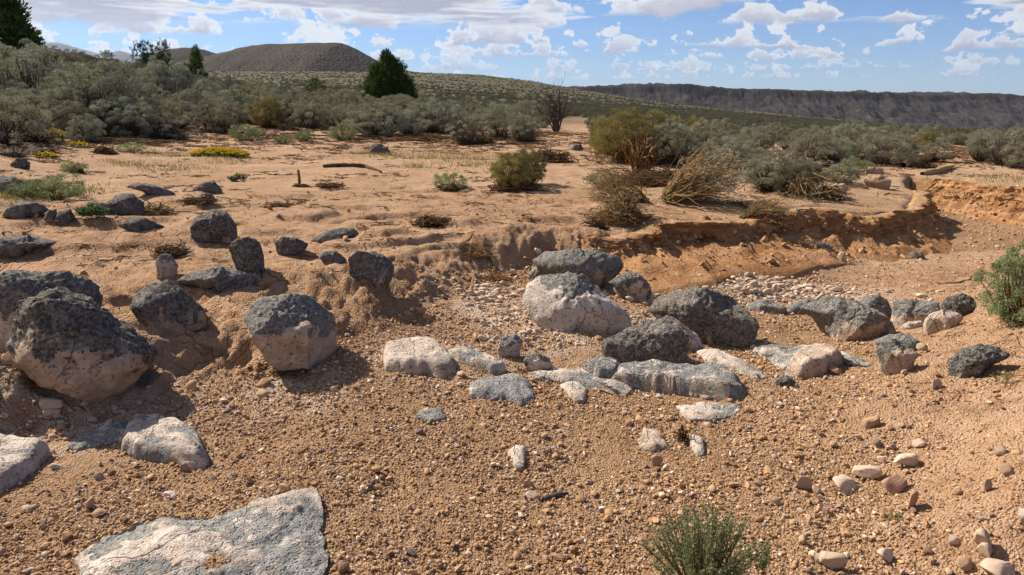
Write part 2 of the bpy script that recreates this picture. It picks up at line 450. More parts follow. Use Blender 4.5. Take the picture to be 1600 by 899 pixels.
def bank_wall(name, i0, i1, seed, amp=1.0, ext=0.0):
    P = TOE[i0:i1 + 1].copy(); W = TOEW[i0:i1 + 1].copy()
    for _ in range(2):
        P = np.vstack([P[:1], np.stack([P[:-1] * .75 + P[1:] * .25, P[:-1] * .25 + P[1:] * .75], 1).reshape(-1, 2), P[-1:]])
        W = np.r_[W[:1], np.stack([W[:-1] * .75 + W[1:] * .25, W[:-1] * .25 + W[1:] * .75], 1).ravel(), W[-1:]]
    L = np.r_[0, np.cumsum(np.linalg.norm(np.diff(P, axis=0), axis=1))]
    n = int(L[-1] / .017); s = np.linspace(0, L[-1], n)
    x = np.interp(s, L, P[:, 0]); y = np.interp(s, L, P[:, 1]); wd = np.interp(s, L, W)
    tx, ty = np.gradient(x), np.gradient(y)
    k = np.ones(41) / 41
    tx = np.convolve(np.pad(tx, 20, 'edge'), k, 'valid'); ty = np.convolve(np.pad(ty, 20, 'edge'), k, 'valid')
    q = np.hypot(tx, ty); nx_, ny_ = -ty / q, tx / q            # towards the bench
    off = .10 * fbm(s * 1.1, s * 0 + seed, o=3, seed=seed)
    x = x + nx_ * off; y = y + ny_ * off
    fr = np.array([-1.0, -.62, -.15, .18, .31, .38, .43, .475, .72, .95, 1.25]); hf = np.array([-.14, .07, .26, .42, .56, .74, .94, 1.0, 1.0, 1.0, 1.0])
    toe_x = ext * sm(s, 0, .5) * (1 - sm(s, L[-1] * .62, L[-1] * .85))
    rows = np.r_[np.linspace(0, 3, 12)[:-1], np.linspace(3, 7, 30)[:-1], np.linspace(7, 10, 14)]
    f = np.interp(rows, np.arange(11), fr)[:, None]; f = np.where(f < .18, .18 + (f - .18) * (1 + toe_x)[None], f + 0 * s[None]); h = np.interp(rows, np.arange(11), hf)[:, None]
    m = len(rows)
    X = x + nx_ * f * wd; Y = y + ny_ * f * wd
    bed = glook(x - nx_ * .12, y - ny_ * .12); top = glook(x + nx_ * wd * 1.3, y + ny_ * wd * 1.3)
    kk = np.ones(25) / 25; top = np.convolve(np.pad(top, 12, 'edge'), kk, 'valid'); bed = np.convolve(np.pad(bed, 12, 'edge'), kk, 'valid')
    top = top + .035 * fbm(s * 2.1, s * 0 + 5, o=3, seed=seed + 2)
    Z = bed + (top - bed) * h
    S_ = np.repeat(s[None], m, 0)
    act = sm(rows, 1, 3.4)[:, None] * (1 - sm(rows, 7.0, 8.4))[:, None]
    d = .12 * fbm(S_ * 1.7, Z * 2.0, o=2, seed=seed + 3) + .10 * (np.abs(fbm(S_ * 2.6, Z * 1.1, o=3, seed=seed + 4)) - .3) * -1.4
    st = fbm(S_ * 4.5, Z * 9.0, o=3, seed=seed + 5, g=.6)
    d = d + .045 * np.round(st * 3) / 3 + .026 * fbm(S_ * 20, Z * 20, o=2, seed=seed + 6) + .05 * np.abs(fbm(S_ * 6.5, Z * 5, o=2, seed=seed + 12))
    d = d * act * amp * 1.35
    lowd = sm(rows, .3, 1.2)[:, None] * (1 - sm(rows, 3, 4))[:, None] * .085 * fbm(S_ * 3.5, f * wd * 4, o=4, seed=seed + 8, g=.6)
    gul = sm(rows, .4, 1.4)[:, None] * (1 - sm(rows, 3.2, 4.2))[:, None]
    lowd = lowd + gul * (.022 * fbm(S_ * 13, f * wd * 13, o=3, seed=seed + 14, g=.6) - .05 * np.abs(fbm(S_ * 3.2 + .6 * f, f * wd * 1.0, o=3, seed=seed + 15)) + .012)
    X = X - nx_ * d; Y = Y - ny_ * d; Z = Z + lowd + .012 * act * fbm(S_ * 9, f * 6, o=2, seed=seed + 9)
    g = glook(X.ravel(), Y.ravel()).reshape(m, n)
    bl = sm(rows, 8.2, 9.6)[:, None]
    Z = Z * (1 - bl) + (g - .012 - .05 * sm(rows, 9.4, 10)[:, None]) * bl
    e = np.clip(np.minimum(s, L[-1] - s) / .35, 0, 1)           # both ends run out into the ground
    Z = Z - (1 - sm(e, 0, 1)) * .35
    Z[0] -= .08
    ii = np.arange(m * n).reshape(m, n)
    Q = np.stack([ii[:-1, :-1], ii[:-1, 1:], ii[1:, 1:], ii[1:, :-1]], -1).reshape(-1, 4)
    tp = np.repeat(np.clip(sm(rows, 6.8, 7.8) + 0 * rows, 0, 1)[:, None], n, 1)
    BANK_PTS.append(np.stack([X, Y, Z], -1)[(rows > .6) & (rows < 4.6)].reshape(-1, 3))
    link(name, mesh(name, np.stack([X, Y, Z], -1).reshape(-1, 3), Q, bankmat, True, dict(top=tp.ravel())), kind='structure')
# toe_px indices are shifted by the two lead-in points
bank_wall('earth_bank', 2 + 12, 2 + 22, 211, 1.0, .85)
bank_wall('earth_bank', 2 + 23, 2 + 27, 233, .7)

# ------------------------------------------------------------------ rock material
import bmesh
def ico(sub):
    bm = bmesh.new(); bmesh.ops.create_icosphere(bm, subdivisions=sub, radius=1.0)
    V = np.array([v.co[:] for v in bm.verts]); Fc = np.array([[v.index for v in f.verts] for f in bm.faces]); bm.free()
    return V, Fc
ICO = {k: ico(k) for k in (1, 2, 3, 4, 5, 6)}

rockm, t = material('basalt_with_caliche_crust')
obj = t.n('ShaderNodeTexCoord', out=3)
crust = t.attr('crust'); tone = t.attr('tone'); warm = t.attr('warm')
r1 = t.noise(obj, 9.0, 5, .65); r2 = t.noise(obj, 45.0, 4, .7); r3 = t.noise(obj, 3.0, 3, .6); r4 = t.noise(obj, 160.0, 2, .6)
basalt = t.mix(t.sstep(r2, .36, .66), (.055, .048, .042), (.21, .19, .166))
basalt = t.mix(t.sstep(r1, .50, .75), basalt, (.30, .285, .26))
grey = t.mix(t.sstep(r2, .35, .68), (.165, .158, .146), (.36, .345, .315))
grey = t.mix(t.m('MULTIPLY', t.sstep(r1, .58, .70), .8), grey, (.46, .42, .37))
dark = t.mix(tone, basalt, grey)
dark = t.mix(t.m('MULTIPLY', t.m('ADD', t.m('MULTIPLY', t.sstep(r3, .46, .66), .5), t.m('MULTIPLY', t.sstep(r2, .46, .62), .6)), t.attr('dust')), dark, (.27, .185, .115))
white = t.mix(t.sstep(r1, .35, .7), (.50, .40, .32), (.64, .55, .475))
tan = t.mix(t.sstep(r1, .35, .7), (.34, .215, .13), (.50, .35, .24))
crc = t.mix(warm, white, tan)
crc = t.mix(t.m('MULTIPLY', t.sstep(r2, .54, .64), .8), crc, (.10, .08, .062))
crc = t.mix(t.m('MULTIPLY', t.sstep(r3, .52, .66), .55), crc, (.16, .13, .105))
edge = t.m('ADD', crust, t.m('MULTIPLY', t.m('SUBTRACT', r1, .5), 0.7))
edge = t.m('ADD', edge, t.m('MULTIPLY', t.m('SUBTRACT', r2, .5), 1.5))
cm_ = t.sstep(edge, .38, .66)
rcol = t.mix(cm_, dark, crc)
crk = t.n('ShaderNodeTexVoronoi', {'Vector': t.vm('ADD', obj, t.vm('SCALE', t.n('ShaderNodeTexNoise', {'Vector': obj, 'Scale': 4.0, 'Detail': 3.0}, out=1), .25)), 'Scale': 1.7}, feature='DISTANCE_TO_EDGE')
crl = t.m('MAXIMUM', t.sstep(crk, .0, .009), t.sstep(t.noise(obj, 2.2, 2, .5), .47, .53))
rcol = t.mix(crl, t.mix(.45, (.05, .038, .03), rcol), rcol)
pits = t.sstep(t.voro(obj, 60.0), .05, .42)
hgt = t.m('ADD', t.m('ADD', t.m('MULTIPLY', crl, .45), t.m('MULTIPLY', pits, t.mix(cm_, (.8, .8, .8), (.25, .25, .25)))), t.m('ADD', r2, t.m('MULTIPLY', r4, .35)))
finish(t, rcol, .9, hgt, .85, .022, spec=.12)

stonem, t = material('weathered_stone')
obj = t.n('ShaderNodeTexCoord', out=3)
rnd = t.n('ShaderNodeObjectInfo', out=5)
sa = t.noise(obj, 14.0, 4, .65)
ramp = t.n('ShaderNodeValToRGB', {0: rnd}, out=None)
cr = ramp.color_ramp
cr.elements[0].color = (.46, .30, .18, 1); cr.elements[1].color = (.20, .15, .12, 1)
for p_, c_ in ((.2, (.52, .38, .25)), (.4, (.36, .22, .13)), (.55, (.42, .25, .19)), (.7, (.58, .47, .36)), (.85, (.30, .22, .17))):
    e = cr.elements.new(p_); e.color = (*c_, 1)
sc_ = t.mix(t.sstep(sa, .35, .75), ramp.outputs[0], (.27, .17, .10))
sc_ = t.mix(t.m('MULTIPLY', t.sstep(t.noise(obj, 5.0, 4, .7), .45, .65), .55), sc_, (.40, .265, .16))
finish(t, sc_, .92, t.noise(obj, 6.0, 6, .75), .7, .006, spec=.08)

palem, t = material('pale_caliche_stone')
obj = t.n('ShaderNodeTexCoord', out=3)
rnd = t.n('ShaderNodeObjectInfo', out=5)
sa = t.noise(obj, 11.0, 4, .65)
pc = t.mix(rnd, (.58, .46, .36), (.43, .31, .22))
pc = t.mix(t.sstep(sa, .55, .75), pc, (.36, .25, .17))
pc = t.mix(t.m('MULTIPLY', t.sstep(t.noise(obj, 4.0, 4, .7), .42, .66), .6), pc, (.42, .29, .18))
finish(t, pc, .94, t.noise(obj, 6.0, 6, .75), .7, .006, spec=.06)

# ------------------------------------------------------------------ boulders
def radial(poly, c, n=256):
    th = np.linspace(-math.pi, math.pi, n, endpoint=False)
    R = np.zeros(n)
    P = np.asarray(poly, float) - c
    for i in range(len(P)):
        a = P[i]; b = P[(i + 1) % len(P)]
        e = b - a
        den = np.cos(th) * e[1] - np.sin(th) * e[0]
        with np.errstate(divide='ignore', invalid='ignore'):
            tt = (a[0] * e[1] - a[1] * e[0]) / den
            s = (a[0] * np.sin(th) - a[1] * np.cos(th)) / den
        ok = (tt > 0) & (s >= -1e-9) & (s <= 1 + 1e-9) & np.isfinite(tt)
        R = np.where(ok & (tt > R), tt, R)
    good = R > 0
    R = np.interp(th, th[good], R[good], period=2 * math.pi)
    k = np.array([1, 2, 1.]) / 4
    R = np.convolve(np.r_[R[-1:], R, R[:1]], k, 'valid')
    return th, R
ROCK_SPOTS = []
seedc = [100]
def boulder(label, poly, crust=-1.0, tone=0.0, warm=0.5, depth=.75, p=2.2, sub=5, rough=1.0, centre=None, tilt=0.0, sink=.10, name='boulder', cat='boulder', group=None, chis=13, base=None, ridge=0.0, dust=.35):
    """a rock standing in the ground: its outline faces the viewer, its body bulges both ways"""
    seedc[0] += 1; sd = seedc[0]; rng = np.random.default_rng(sd)
    poly = np.array(poly, float)
    cpx = poly.mean(0) if centre is None else np.array(centre, float)
    bpx = poly[np.argmax(poly[:, 1])] if base is None else np.array(base, float)
    P = hit(*bpx)
    view = P - np.array([0, 0, CAMZ]); dd = np.linalg.norm(view)
    # plane through the foot, facing the eye
    cd = pray(*cpx); n = cd / np.linalg.norm(cd)
    dist = dd * (view @ n) / dd
    r = np.cross(n, [0, 0, 1.]); r /= np.linalg.norm(r); u = np.cross(r, n)
    k = dist / (F * np.linalg.norm(np.array([1, 0, 0])) * (cd @ np.array([0, CP, -SP])) / np.linalg.norm(cd)) if False else None
    def pl(q):
        d = pray(*q); d = d * (dist / (d @ n)); d = d - n * dist
        return d @ r, d @ u
    Q = np.array([pl(q) for q in poly])
    th, R = radial(Q, np.array([0., 0.]))
    V, Fc = ICO[sub]
    a, b, c = V[:, 0], V[:, 1], V[:, 2]
    sph = np.hypot(a, b); ang = np.arctan2(b, a)
    Rv = np.interp(ang, th, R, period=2 * math.pi)
    size = (Q.max(0) - Q.min(0)); D = depth * .5 * math.sqrt(size[0] * size[1]) 
    hh = size[1] * .5
    # chisel flats on the unit body first
    s = sph.copy(); wv = np.sign(c) * np.abs(1 - s ** p) ** (1 / p)
    B = np.stack([a / np.maximum(sph, 1e-6) * s, b / np.maximum(sph, 1e-6) * s, wv], -1)
    for i in range(chis):
        d = rng.normal(size=3); d /= np.linalg.norm(d)
        if d[2] > .3: d[2] *= -1
        d[:2] *= .8; d /= np.linalg.norm(d)
        h = rng.uniform(.50, .84)
        ex = np.maximum(0, B @ d - h)
        B = B - ex[:, None] * d * .93
    # let the cut body fill its outline again
    a0 = np.arctan2(B[:, 1], B[:, 0]); r0 = np.hypot(B[:, 0], B[:, 1]); nb = 60
    bi = ((a0 + math.pi) / (2 * math.pi) * nb).astype(int) % nb
    mx = np.zeros(nb); np.maximum.at(mx, bi, r0); mx = np.where(mx > .2, mx, 1); mx = (np.roll(mx, 1) + 2 * mx + np.roll(mx, -1)) / 4
    sc1 = np.interp(a0, (np.arange(nb) + .5) / nb * 2 * math.pi - math.pi, mx, period=2 * math.pi)
    B[:, :2] /= sc1[:, None]
    rad = np.hypot(B[:, 0], B[:, 1])
    an2 = np.arctan2(B[:, 1], B[:, 0]); Rv = np.interp(an2, th, R, period=2 * math.pi)
    U = Rv * rad * np.cos(an2); Vv = Rv * rad * np.sin(an2); W = B[:, 2] * D
    if ridge: W = W - ridge * np.abs(Vv) * B[:, 2] * .6 * (Vv > 0)
    # keep it seated: the far lower side reaches further down
    low = Vv < 0
    Vv = np.where(low, Vv * (1 + sink * 1.5), Vv)
    L = math.sqrt(size[0] * size[1])
    q = np.stack([U, Vv, W], -1) / L
    nrm = B / np.maximum(np.linalg.norm(B, axis=1), 1e-6)[:, None]
    o_ = sd * 3.7
    d1 = fbm(q[:, 0] * 2.1 + o_, q[:, 1] * 2.1, q[:, 2] * 2.1, o=3, seed=sd)
    d2 = fbm(q[:, 0] * 7 + o_, q[:, 1] * 7, q[:, 2] * 7, o=3, seed=sd + 5)
    vf = 13 * L / min(1.0, .35 + .65 * L)
    d3 = np.abs(pn(q[:, 0] * vf + o_, q[:, 1] * vf, q[:, 2] * vf, seed=sd + 9)) + .6 * np.abs(pn(q[:, 0] * vf * 2.1 + o_, q[:, 1] * vf * 2.1, q[:, 2] * vf * 2.1, seed=sd + 10)) + .35 * np.abs(pn(q[:, 0] * vf * 4.3 + o_, q[:, 1] * vf * 4.3, q[:, 2] * vf * 4.3, seed=sd + 11))
    vn = (Vv - Vv.min()) / (Vv.max() - Vv.min()) * 2 - 1
    un = U / (size[0] * .5)
    cr_ = sm(crust - vn + .55 * d1 + .5 * d2 + tilt * un, -.30, .30) if crust > -1.9 else np.zeros(len(U))
    disp = rough * L * (.065 * d1 + .030 * d2 * (1 - .45 * cr_)) + (.030 * rough * (1 - .72 * cr_)) * (d3 - .45) * min(1.0, L / .6)
    q = np.stack([U, Vv, W], -1) + nrm * disp[:, None]
    X = q[:, 0:1] * r + q[:, 1:2] * u + q[:, 2:3] * n + n * dist + np.array([0, 0, CAMZ])
    if sink > .06:                      # bed it: the underside always reaches below the ground
        wg = sm(-np.sin(an2), .05, .55) * sm(rad, .35, .8)
        X[:, 2] = X[:, 2] * (1 - wg) + np.maximum(np.minimum(X[:, 2], glook(X[:, 0], X[:, 1]) - .03 - .05 * size.min()), X[:, 2] - .30 * size.min()) * wg
    org = np.array([P[0], P[1], P[2]])
    me = mesh(name, X - org, Fc, rockm, True, dict(crust=cr_, tone=np.full(len(U), tone), warm=np.full(len(U), warm), dust=np.full(len(U), dust)))
    ROCK_SPOTS.append((X[:, 0].mean(), X[:, 1].mean(), size[0] * .5))
    return link(name, me, None, org, label, cat, group)

def slab(label, poly, H=.03, tone=1.0, crust=-.2, warm=.1, sub=5, tilt=(0, 0), name='flat_bedrock', cat='bedrock slab', centre=None, rough=1.0, lift=.012):
    """bedrock or a flat stone lying in the ground: outline on the ground, gently domed, broken rim"""
    seedc[0] += 1; sd = seedc[0]
    P = np.array([hit(*q) for q in poly])
    c = P.mean(0) if centre is None else hit(*centre)
    Q = P[:, :2] - c[:2]
    th, R = radial(Q, np.array([0., 0.]), 360)
    V, Fc = ICO[sub]
    sph = np.hypot(V[:, 0], V[:, 1]); ang = np.arctan2(V[:, 1], V[:, 0])
    Rv = np.interp(ang, th, R, period=2 * math.pi)
    Rv = Rv * (1 + .05 * rough * fbm(np.cos(ang) * 4 + sd, np.sin(ang) * 4, o=3, seed=sd))
    s = np.where(V[:, 2] >= 0, 1 - (1 - sph) ** 1.0, sph)
    X = c[0] + np.cos(ang) * Rv * s; Y = c[1] + np.sin(ang) * Rv * s
    up = V[:, 2] >= 0
    L = math.sqrt(np.ptp(P[:, 0]) * np.ptp(P[:, 1])) + .05
    prof = np.where(up, (1 - s ** (12 if H >= .05 else 4)), -1.4 * (1 - s ** 4) - .1 )
    d1 = fbm(X * 3.0, Y * 3.0, o=4, seed=sd); d2 = fbm(X * 14, Y * 14, o=3, seed=sd + 3)
    g = bed_or(X, Y)
    Z = g + lift + np.where(up, H * prof + (tilt[0] * (X - c[0]) + tilt[1] * (Y - c[1])), .12 * prof) + rough * np.where(up, .05 * min(1, L) * d1 + .016 * d2, 0)
    cr_ = sm(crust + .14 + .9 * d1 + .8 * d2, -.5, .5)
    org = np.array([c[0], c[1], c[2]])
    me = mesh(name, np.stack([X, Y, Z], -1) - org, Fc, rockm, True, dict(crust=cr_, tone=np.full(len(X), tone), warm=np.full(len(X), warm)))
    return link(name, me, None, org, label, cat, kind='thing')
def bed_or(X, Y):
    # smooth local ground (no pebble-scale noise): a plane fitted to the ground under the stone
    z = glook(X, Y)
    A = np.stack([X - X.mean(), Y - Y.mean(), np.ones(len(X))], -1)
    k, *_ = np.linalg.lstsq(A, z, rcond=None)
    return A @ k

boulder('huge boulder with black pitted top and cream underside at the wash edge', [(3, 545), (7, 520), (14, 492), (28, 474), (45, 462), (80, 454), (120, 455), (150, 466), (172, 483), (202, 503), (227, 528), (248, 548), (237, 570), (215, 584), (190, 606), (165, 619), (135, 627), (105, 614), (70, 600), (40, 584), (15, 573)],
        crust=-.12, tone=.0, warm=.75, depth=.95, p=2.0, sub=6, centre=(125, 532), tilt=-.35, sink=.05, chis=8, ridge=.5)
boulder('broad dark boulder behind the huge cream and black one', [(-40, 470), (-25, 437), (10, 424), (60, 421), (110, 424), (143, 440), (160, 462), (150, 500), (60, 525), (0, 533), (-35, 520)], crust=-.35, tone=.15, warm=.4, depth=1.0, sub=6, tilt=-.5, ridge=.3)
boulder('rounded boulder with black cap and brown base above the huge boulder', [(202, 480), (211, 456), (235, 443), (262, 440), (285, 450), (302, 467), (321, 480), (318, 493), (290, 501), (250, 505), (219, 500)], crust=-.45, tone=.08, warm=.8, depth=.9)
boulder('blocky boulder with lichen grey top and tan face casting shade to its right', [(379, 497), (398, 471), (425, 460), (460, 457), (492, 465), (521, 487), (531, 515), (529, 545), (515, 562), (480, 576), (440, 578), (424, 570), (409, 545), (390, 525)],
        crust=.08, tone=.5, warm=.65, depth=1.0, p=2.4, sub=6, centre=(458, 515), sink=.03, ridge=.35)
boulder('low flat grey-topped rock between the capped boulder and the bench', [(271, 441), (300, 425), (345, 417), (385, 426), (404, 436), (370, 449), (310, 450)], crust=-.8, tone=.35, warm=.8, depth=1.3)
boulder('upright dark boulder with pale foot on the sandy flat', [(294, 358), (309, 336), (335, 325), (355, 331), (369, 352), (372, 370), (350, 379), (320, 378), (303, 370)], crust=-.62, warm=.8, dust=.7)
boulder('leaning wedge of dark rock with an orange underside', [(356, 385), (370, 372), (390, 370), (405, 379), (414, 400), (413, 425), (400, 433), (375, 416), (362, 403)], crust=-.45, warm=1.0, dust=.8)
boulder('black pitted boulder alone on the middle of the sandy bench', [(544, 406), (555, 394), (585, 392), (605, 402), (617, 418), (612, 429), (585, 437), (560, 440), (548, 426)], crust=-.75, tone=.12, warm=.8)
boulder('small dark rock just left of the lone black boulder', [(497, 403), (508, 392), (525, 393), (543, 405), (535, 412), (510, 413)], crust=-1.9, tone=.25, sub=4)
boulder('small dark angular rock beside the little scarp', [(429, 379), (440, 369), (465, 372), (483, 382), (470, 393), (445, 396), (432, 389)], crust=-1.9, tone=.05, sub=4)
boulder('long low dark rock lying under the little scarp', [(483, 377), (500, 365), (530, 355), (555, 357), (566, 371), (540, 375), (505, 379)], crust=-1.9, tone=.1, depth=1.2, sub=4)
boulder('thin dark fin of rock poking from smooth sand', [(179, 353), (200, 341), (225, 339), (245, 349), (261, 354), (235, 358), (212, 361)], crust=-1.9, tone=.12, sub=4)
boulder('lumpy dark ledge of three humps with a green plant at its foot', [(127, 326), (140, 314), (165, 318), (185, 303), (205, 302), (226, 315), (234, 330), (200, 334), (165, 333), (145, 331)], crust=-1.6, tone=.18, warm=.8, depth=1.2, rough=1.5)
boulder('small rounded dark rock left of the green plant', [(84, 345), (91, 331), (110, 326), (118, 340), (106, 349)], crust=-1.2, tone=.1, warm=.8, sub=4)
boulder('small brown stone touching the rounded dark rock', [(68, 341), (76, 328), (88, 327), (90, 339), (78, 344)], crust=-1.2, tone=.05, warm=.9, sub=3)
boulder('flat dark ledge reaching the left edge below the bunch of weeds', [(0, 336), (12, 325), (35, 315), (68, 319), (80, 328), (60, 334), (25, 341)], crust=-1.9, tone=.25, depth=1.4, sub=4)
boulder('ragged low black ledge at the left edge with sand in its hollows', [(-20, 390), (-5, 371), (50, 370), (95, 377), (106, 383), (60, 388), (30, 398), (0, 398)], crust=-1.3, tone=.22, warm=.9, depth=1.5, rough=1.5)
boulder('low dome of grey basalt at the left edge below dry brush', [(-30, 298), (-15, 278), (5, 274), (27, 278), (45, 290), (52, 299), (10, 302)], crust=-1.9, tone=.4, depth=1.2, sub=4)
boulder('dark wavy rock half buried upslope of the three-humped ledge', [(194, 293), (210, 285), (240, 288), (262, 296), (276, 300), (260, 304), (225, 299)], crust=-1.5, tone=.1, warm=1, sub=4, depth=1.0)
boulder('small black rock on the sand in line with the broken stick', [(298, 298), (318, 285), (335, 283), (345, 294), (349, 301), (320, 301)], crust=-1.9, tone=.2, sub=4)
boulder('small grey stone just below the small black rock', [(314, 310), (320, 302), (331, 303), (336, 310), (326, 313)], crust=-1.9, tone=.3, sub=3)
boulder('mottled grey and cream stone beside the brown root tangle', [(242, 410), (250, 397), (268, 399), (279, 415), (275, 428), (258, 433), (243, 426)], crust=.25, tone=.5, warm=.5, sub=4)
boulder('dark rock ringed by short green grass', [(575, 238), (582, 226), (594, 224), (605, 230), (611, 238), (595, 241)], crust=-1.9, tone=.1, sub=4)
boulder('dark brown rock among weeds by the left edge', [(14, 258), (25, 247), (38, 247), (49, 255), (45, 261), (28, 262)], crust=-1.9, tone=.0, sub=4)
boulder('small dark rock below the dead tree path', [(891, 232), (898, 225), (907, 225), (911, 232), (902, 235)], crust=-1.9, tone=.1, sub=3)
# centre cluster
boulder('long dark-topped boulder at the back of the white rock cluster', [(829, 406), (850, 394), (880, 391), (905, 389), (940, 394), (970, 402), (976, 416), (968, 430), (950, 441), (930, 452), (900, 445), (860, 428), (835, 421)], crust=-.25, tone=.45, warm=.75, depth=.95, tilt=.35, ridge=.2)
boulder('small lichen-grey stone tucked against the long dark-topped boulder', [(824, 431), (835, 415), (855, 409), (866, 419), (846, 431), (830, 437)], crust=-.4, tone=.8, warm=.1, sub=4)
boulder('big white caliche-coated boulder with grey stains', [(817, 470), (824, 446), (850, 430), (885, 423), (910, 429), (929, 444), (950, 465), (985, 490), (992, 506), (960, 517), (930, 512), (890, 510), (860, 497), (830, 490)], crust=.5, tone=.75, warm=.0, depth=.9, sub=6, p=1.6, chis=18)
boulder('half-shaded cream and black boulder between the white one and the bank', [(951, 441), (970, 430), (985, 424), (1000, 431), (1015, 444), (1027, 466), (1010, 472), (980, 462), (960, 452)], crust=-.05, tone=.3, warm=.4)
boulder('largest dark domed boulder in the centre of the wash', [(1017, 485), (1030, 465), (1055, 455), (1085, 449), (1120, 451), (1150, 464), (1171, 485), (1184, 511), (1179, 531), (1170, 541), (1140, 536), (1100, 527), (1080, 518), (1055, 510), (1028, 502)], crust=-.72, tone=.22, warm=.9, depth=.9, sub=6, tilt=-.1, dust=.9)
boulder('dark pyramid-shaped boulder in front of the domed one', [(939, 536), (960, 525), (985, 508), (1010, 499), (1030, 497), (1055, 507), (1075, 525), (1081, 545), (1070, 561), (1040, 569), (1000, 569), (965, 561), (950, 551)], crust=-.95, tone=.22, warm=.6, depth=.85, sub=6, dust=.8)
boulder('white wedge of rock leaning behind the dark pyramid boulder', [(1026, 502), (1042, 492), (1060, 501), (1090, 523), (1104, 540), (1095, 549), (1075, 545), (1050, 525)], crust=.7, tone=.8, warm=.1, depth=.7)
slab('long grey ledge of rock rising from the gravel like a whale back', [(940, 590), (960, 584), (1000, 583), (1060, 588), (1100, 588), (1140, 594), (1163, 606), (1166, 617), (1140, 626), (1090, 622), (1040, 616), (990, 611), (955, 604)], H=.095, crust=-.35, tone=.85, warm=.05, sub=6, centre=(1050, 605), rough=1.3)
slab('grey knuckle of rock at the left end of the whale back', [(908, 585), (925, 578), (950, 578), (968, 588), (965, 600), (935, 602)], H=.10, crust=-.3, tone=.7, warm=.05)
boulder('small dark-sided stone with white top on the gravel', [(815, 566), (822, 555), (840, 551), (858, 560), (866, 573), (845, 578), (825, 579)], crust=.1, tone=.2, warm=.1, sub=4)
boulder('grey and white knobbly stone left of the gravel patch', [(777, 546), (785, 527), (805, 522), (819, 534), (811, 552), (790, 557)], crust=.1, tone=.8, warm=.2, sub=4)
# right cluster
boulder('low grey rock at the foot of the white stony slope', [(1163, 480), (1180, 467), (1205, 469), (1228, 481), (1233, 493), (1200, 492), (1170, 490)], crust=-.7, tone=.7, warm=.2, sub=4)
boulder('flat grey rock wedged behind the broad slab-like boulder', [(1224, 482), (1240, 470), (1265, 466), (1283, 472), (1275, 484), (1245, 490)], crust=-.6, tone=.6, warm=.3, sub=4)
boulder('broad slab-like grey boulder with a shaded tan face', [(1249, 481), (1270, 472), (1310, 465), (1340, 469), (1375, 484), (1396, 505), (1406, 521), (1390, 527), (1350, 529), (1300, 521), (1275, 502)], crust=-.35, tone=.62, warm=.7, depth=1.0, sub=6, tilt=.2, dust=.6)
boulder('grey humped boulder peeping over the broad slab-like one', [(1334, 477), (1350, 462), (1366, 459), (1386, 467), (1395, 485), (1393, 499), (1370, 497), (1345, 490)], crust=-.4, tone=.6, warm=.6)
boulder('grey-topped boulder with pale side next to the black round one', [(1392, 497), (1396, 470), (1420, 467), (1465, 472), (1470, 486), (1440, 497), (1415, 508), (1400, 505)], crust=.0, tone=.75, warm=.4)
boulder('round black boulder at the end of the right-hand rock row', [(1468, 477), (1479, 463), (1505, 458), (1521, 466), (1527, 480), (1511, 492), (1488, 490)], crust=-1.7, tone=.02, dust=.1)
boulder('cream angular boulder below the round black one', [(1441, 504), (1452, 490), (1475, 484), (1500, 489), (1507, 497), (1491, 515), (1465, 519), (1447, 516)], crust=1.2, tone=.6, warm=.45)
boulder('flat cream tail of stone beside the cream angular boulder', [(1404, 511), (1418, 503), (1440, 501), (1446, 508), (1435, 514), (1412, 515)], crust=1.2, tone=.6, warm=.3, sub=4)
boulder('cut block half pink half grey at the edge of the sand bar', [(1369, 549), (1378, 533), (1395, 529), (1420, 539), (1438, 554), (1426, 570), (1410, 581), (1392, 577), (1379, 565)], crust=.15, tone=.3, warm=.6, tilt=.6)
boulder('thin grey plate of rock behind the pink and grey block', [(1364, 533), (1390, 521), (1420, 521), (1438, 534), (1428, 547), (1395, 545)], crust=-.9, tone=.75, warm=.3, sub=4)
slab('pinkish flat-topped rock by the smooth grey bedrock', [(1225, 590), (1245, 568), (1275, 556), (1300, 558), (1316, 571), (1290, 585), (1250, 594)], H=.10, crust=.55, tone=.7, warm=.55, lift=.02)
boulder('small black-brown stone below the pinkish rock', [(1209, 600), (1217, 588), (1230, 586), (1244, 597), (1238, 604), (1220, 605)], crust=-1.9, tone=.0, sub=4)
boulder('black sponge-textured lava block on the sand bar', [(1483, 562), (1494, 548), (1530, 539), (1560, 542), (1581, 557), (1562, 567), (1530, 572), (1506, 582), (1488, 588)], crust=-1.9, tone=.05, rough=1.5, depth=.9, dust=.1)
boulder('tan sandstone block perched on the bank rim', [(1350, 283), (1356, 273), (1375, 272), (1393, 282), (1390, 291), (1372, 294), (1355, 289)], crust=1.6, tone=.5, warm=.9, sub=4)
boulder('reddish block on top of the tan rim block', [(1351, 268), (1358, 260), (1376, 262), (1383, 270), (1372, 275), (1355, 274)], crust=1.6, tone=.5, warm=1.0, sub=4, base=(1372, 290))
boulder('flat pale stone set in the bank rim', [(1295, 297), (1302, 287), (1320, 287), (1327, 296), (1312, 302)], crust=1.6, tone=.5, warm=.7, sub=4)
boulder('round brown earth-coated boulder at the corner of the bank', [(1424, 345), (1428, 330), (1440, 325), (1452, 333), (1453, 347), (1442, 353), (1430, 352)], crust=1.6, tone=.2, warm=1.0, sub=4)
boulder('rounded clod of brown earth in the wash by the far bank', [(1464, 345), (1470, 339), (1480, 339), (1486, 345), (1475, 348)], crust=1.6, tone=.2, warm=1.0, sub=3)
boulder('small dark stone in the middle of the upper wash', [(1377, 398), (1382, 391), (1389, 393), (1391, 399), (1384, 401)], crust=-1.5, tone=.2, sub=3)
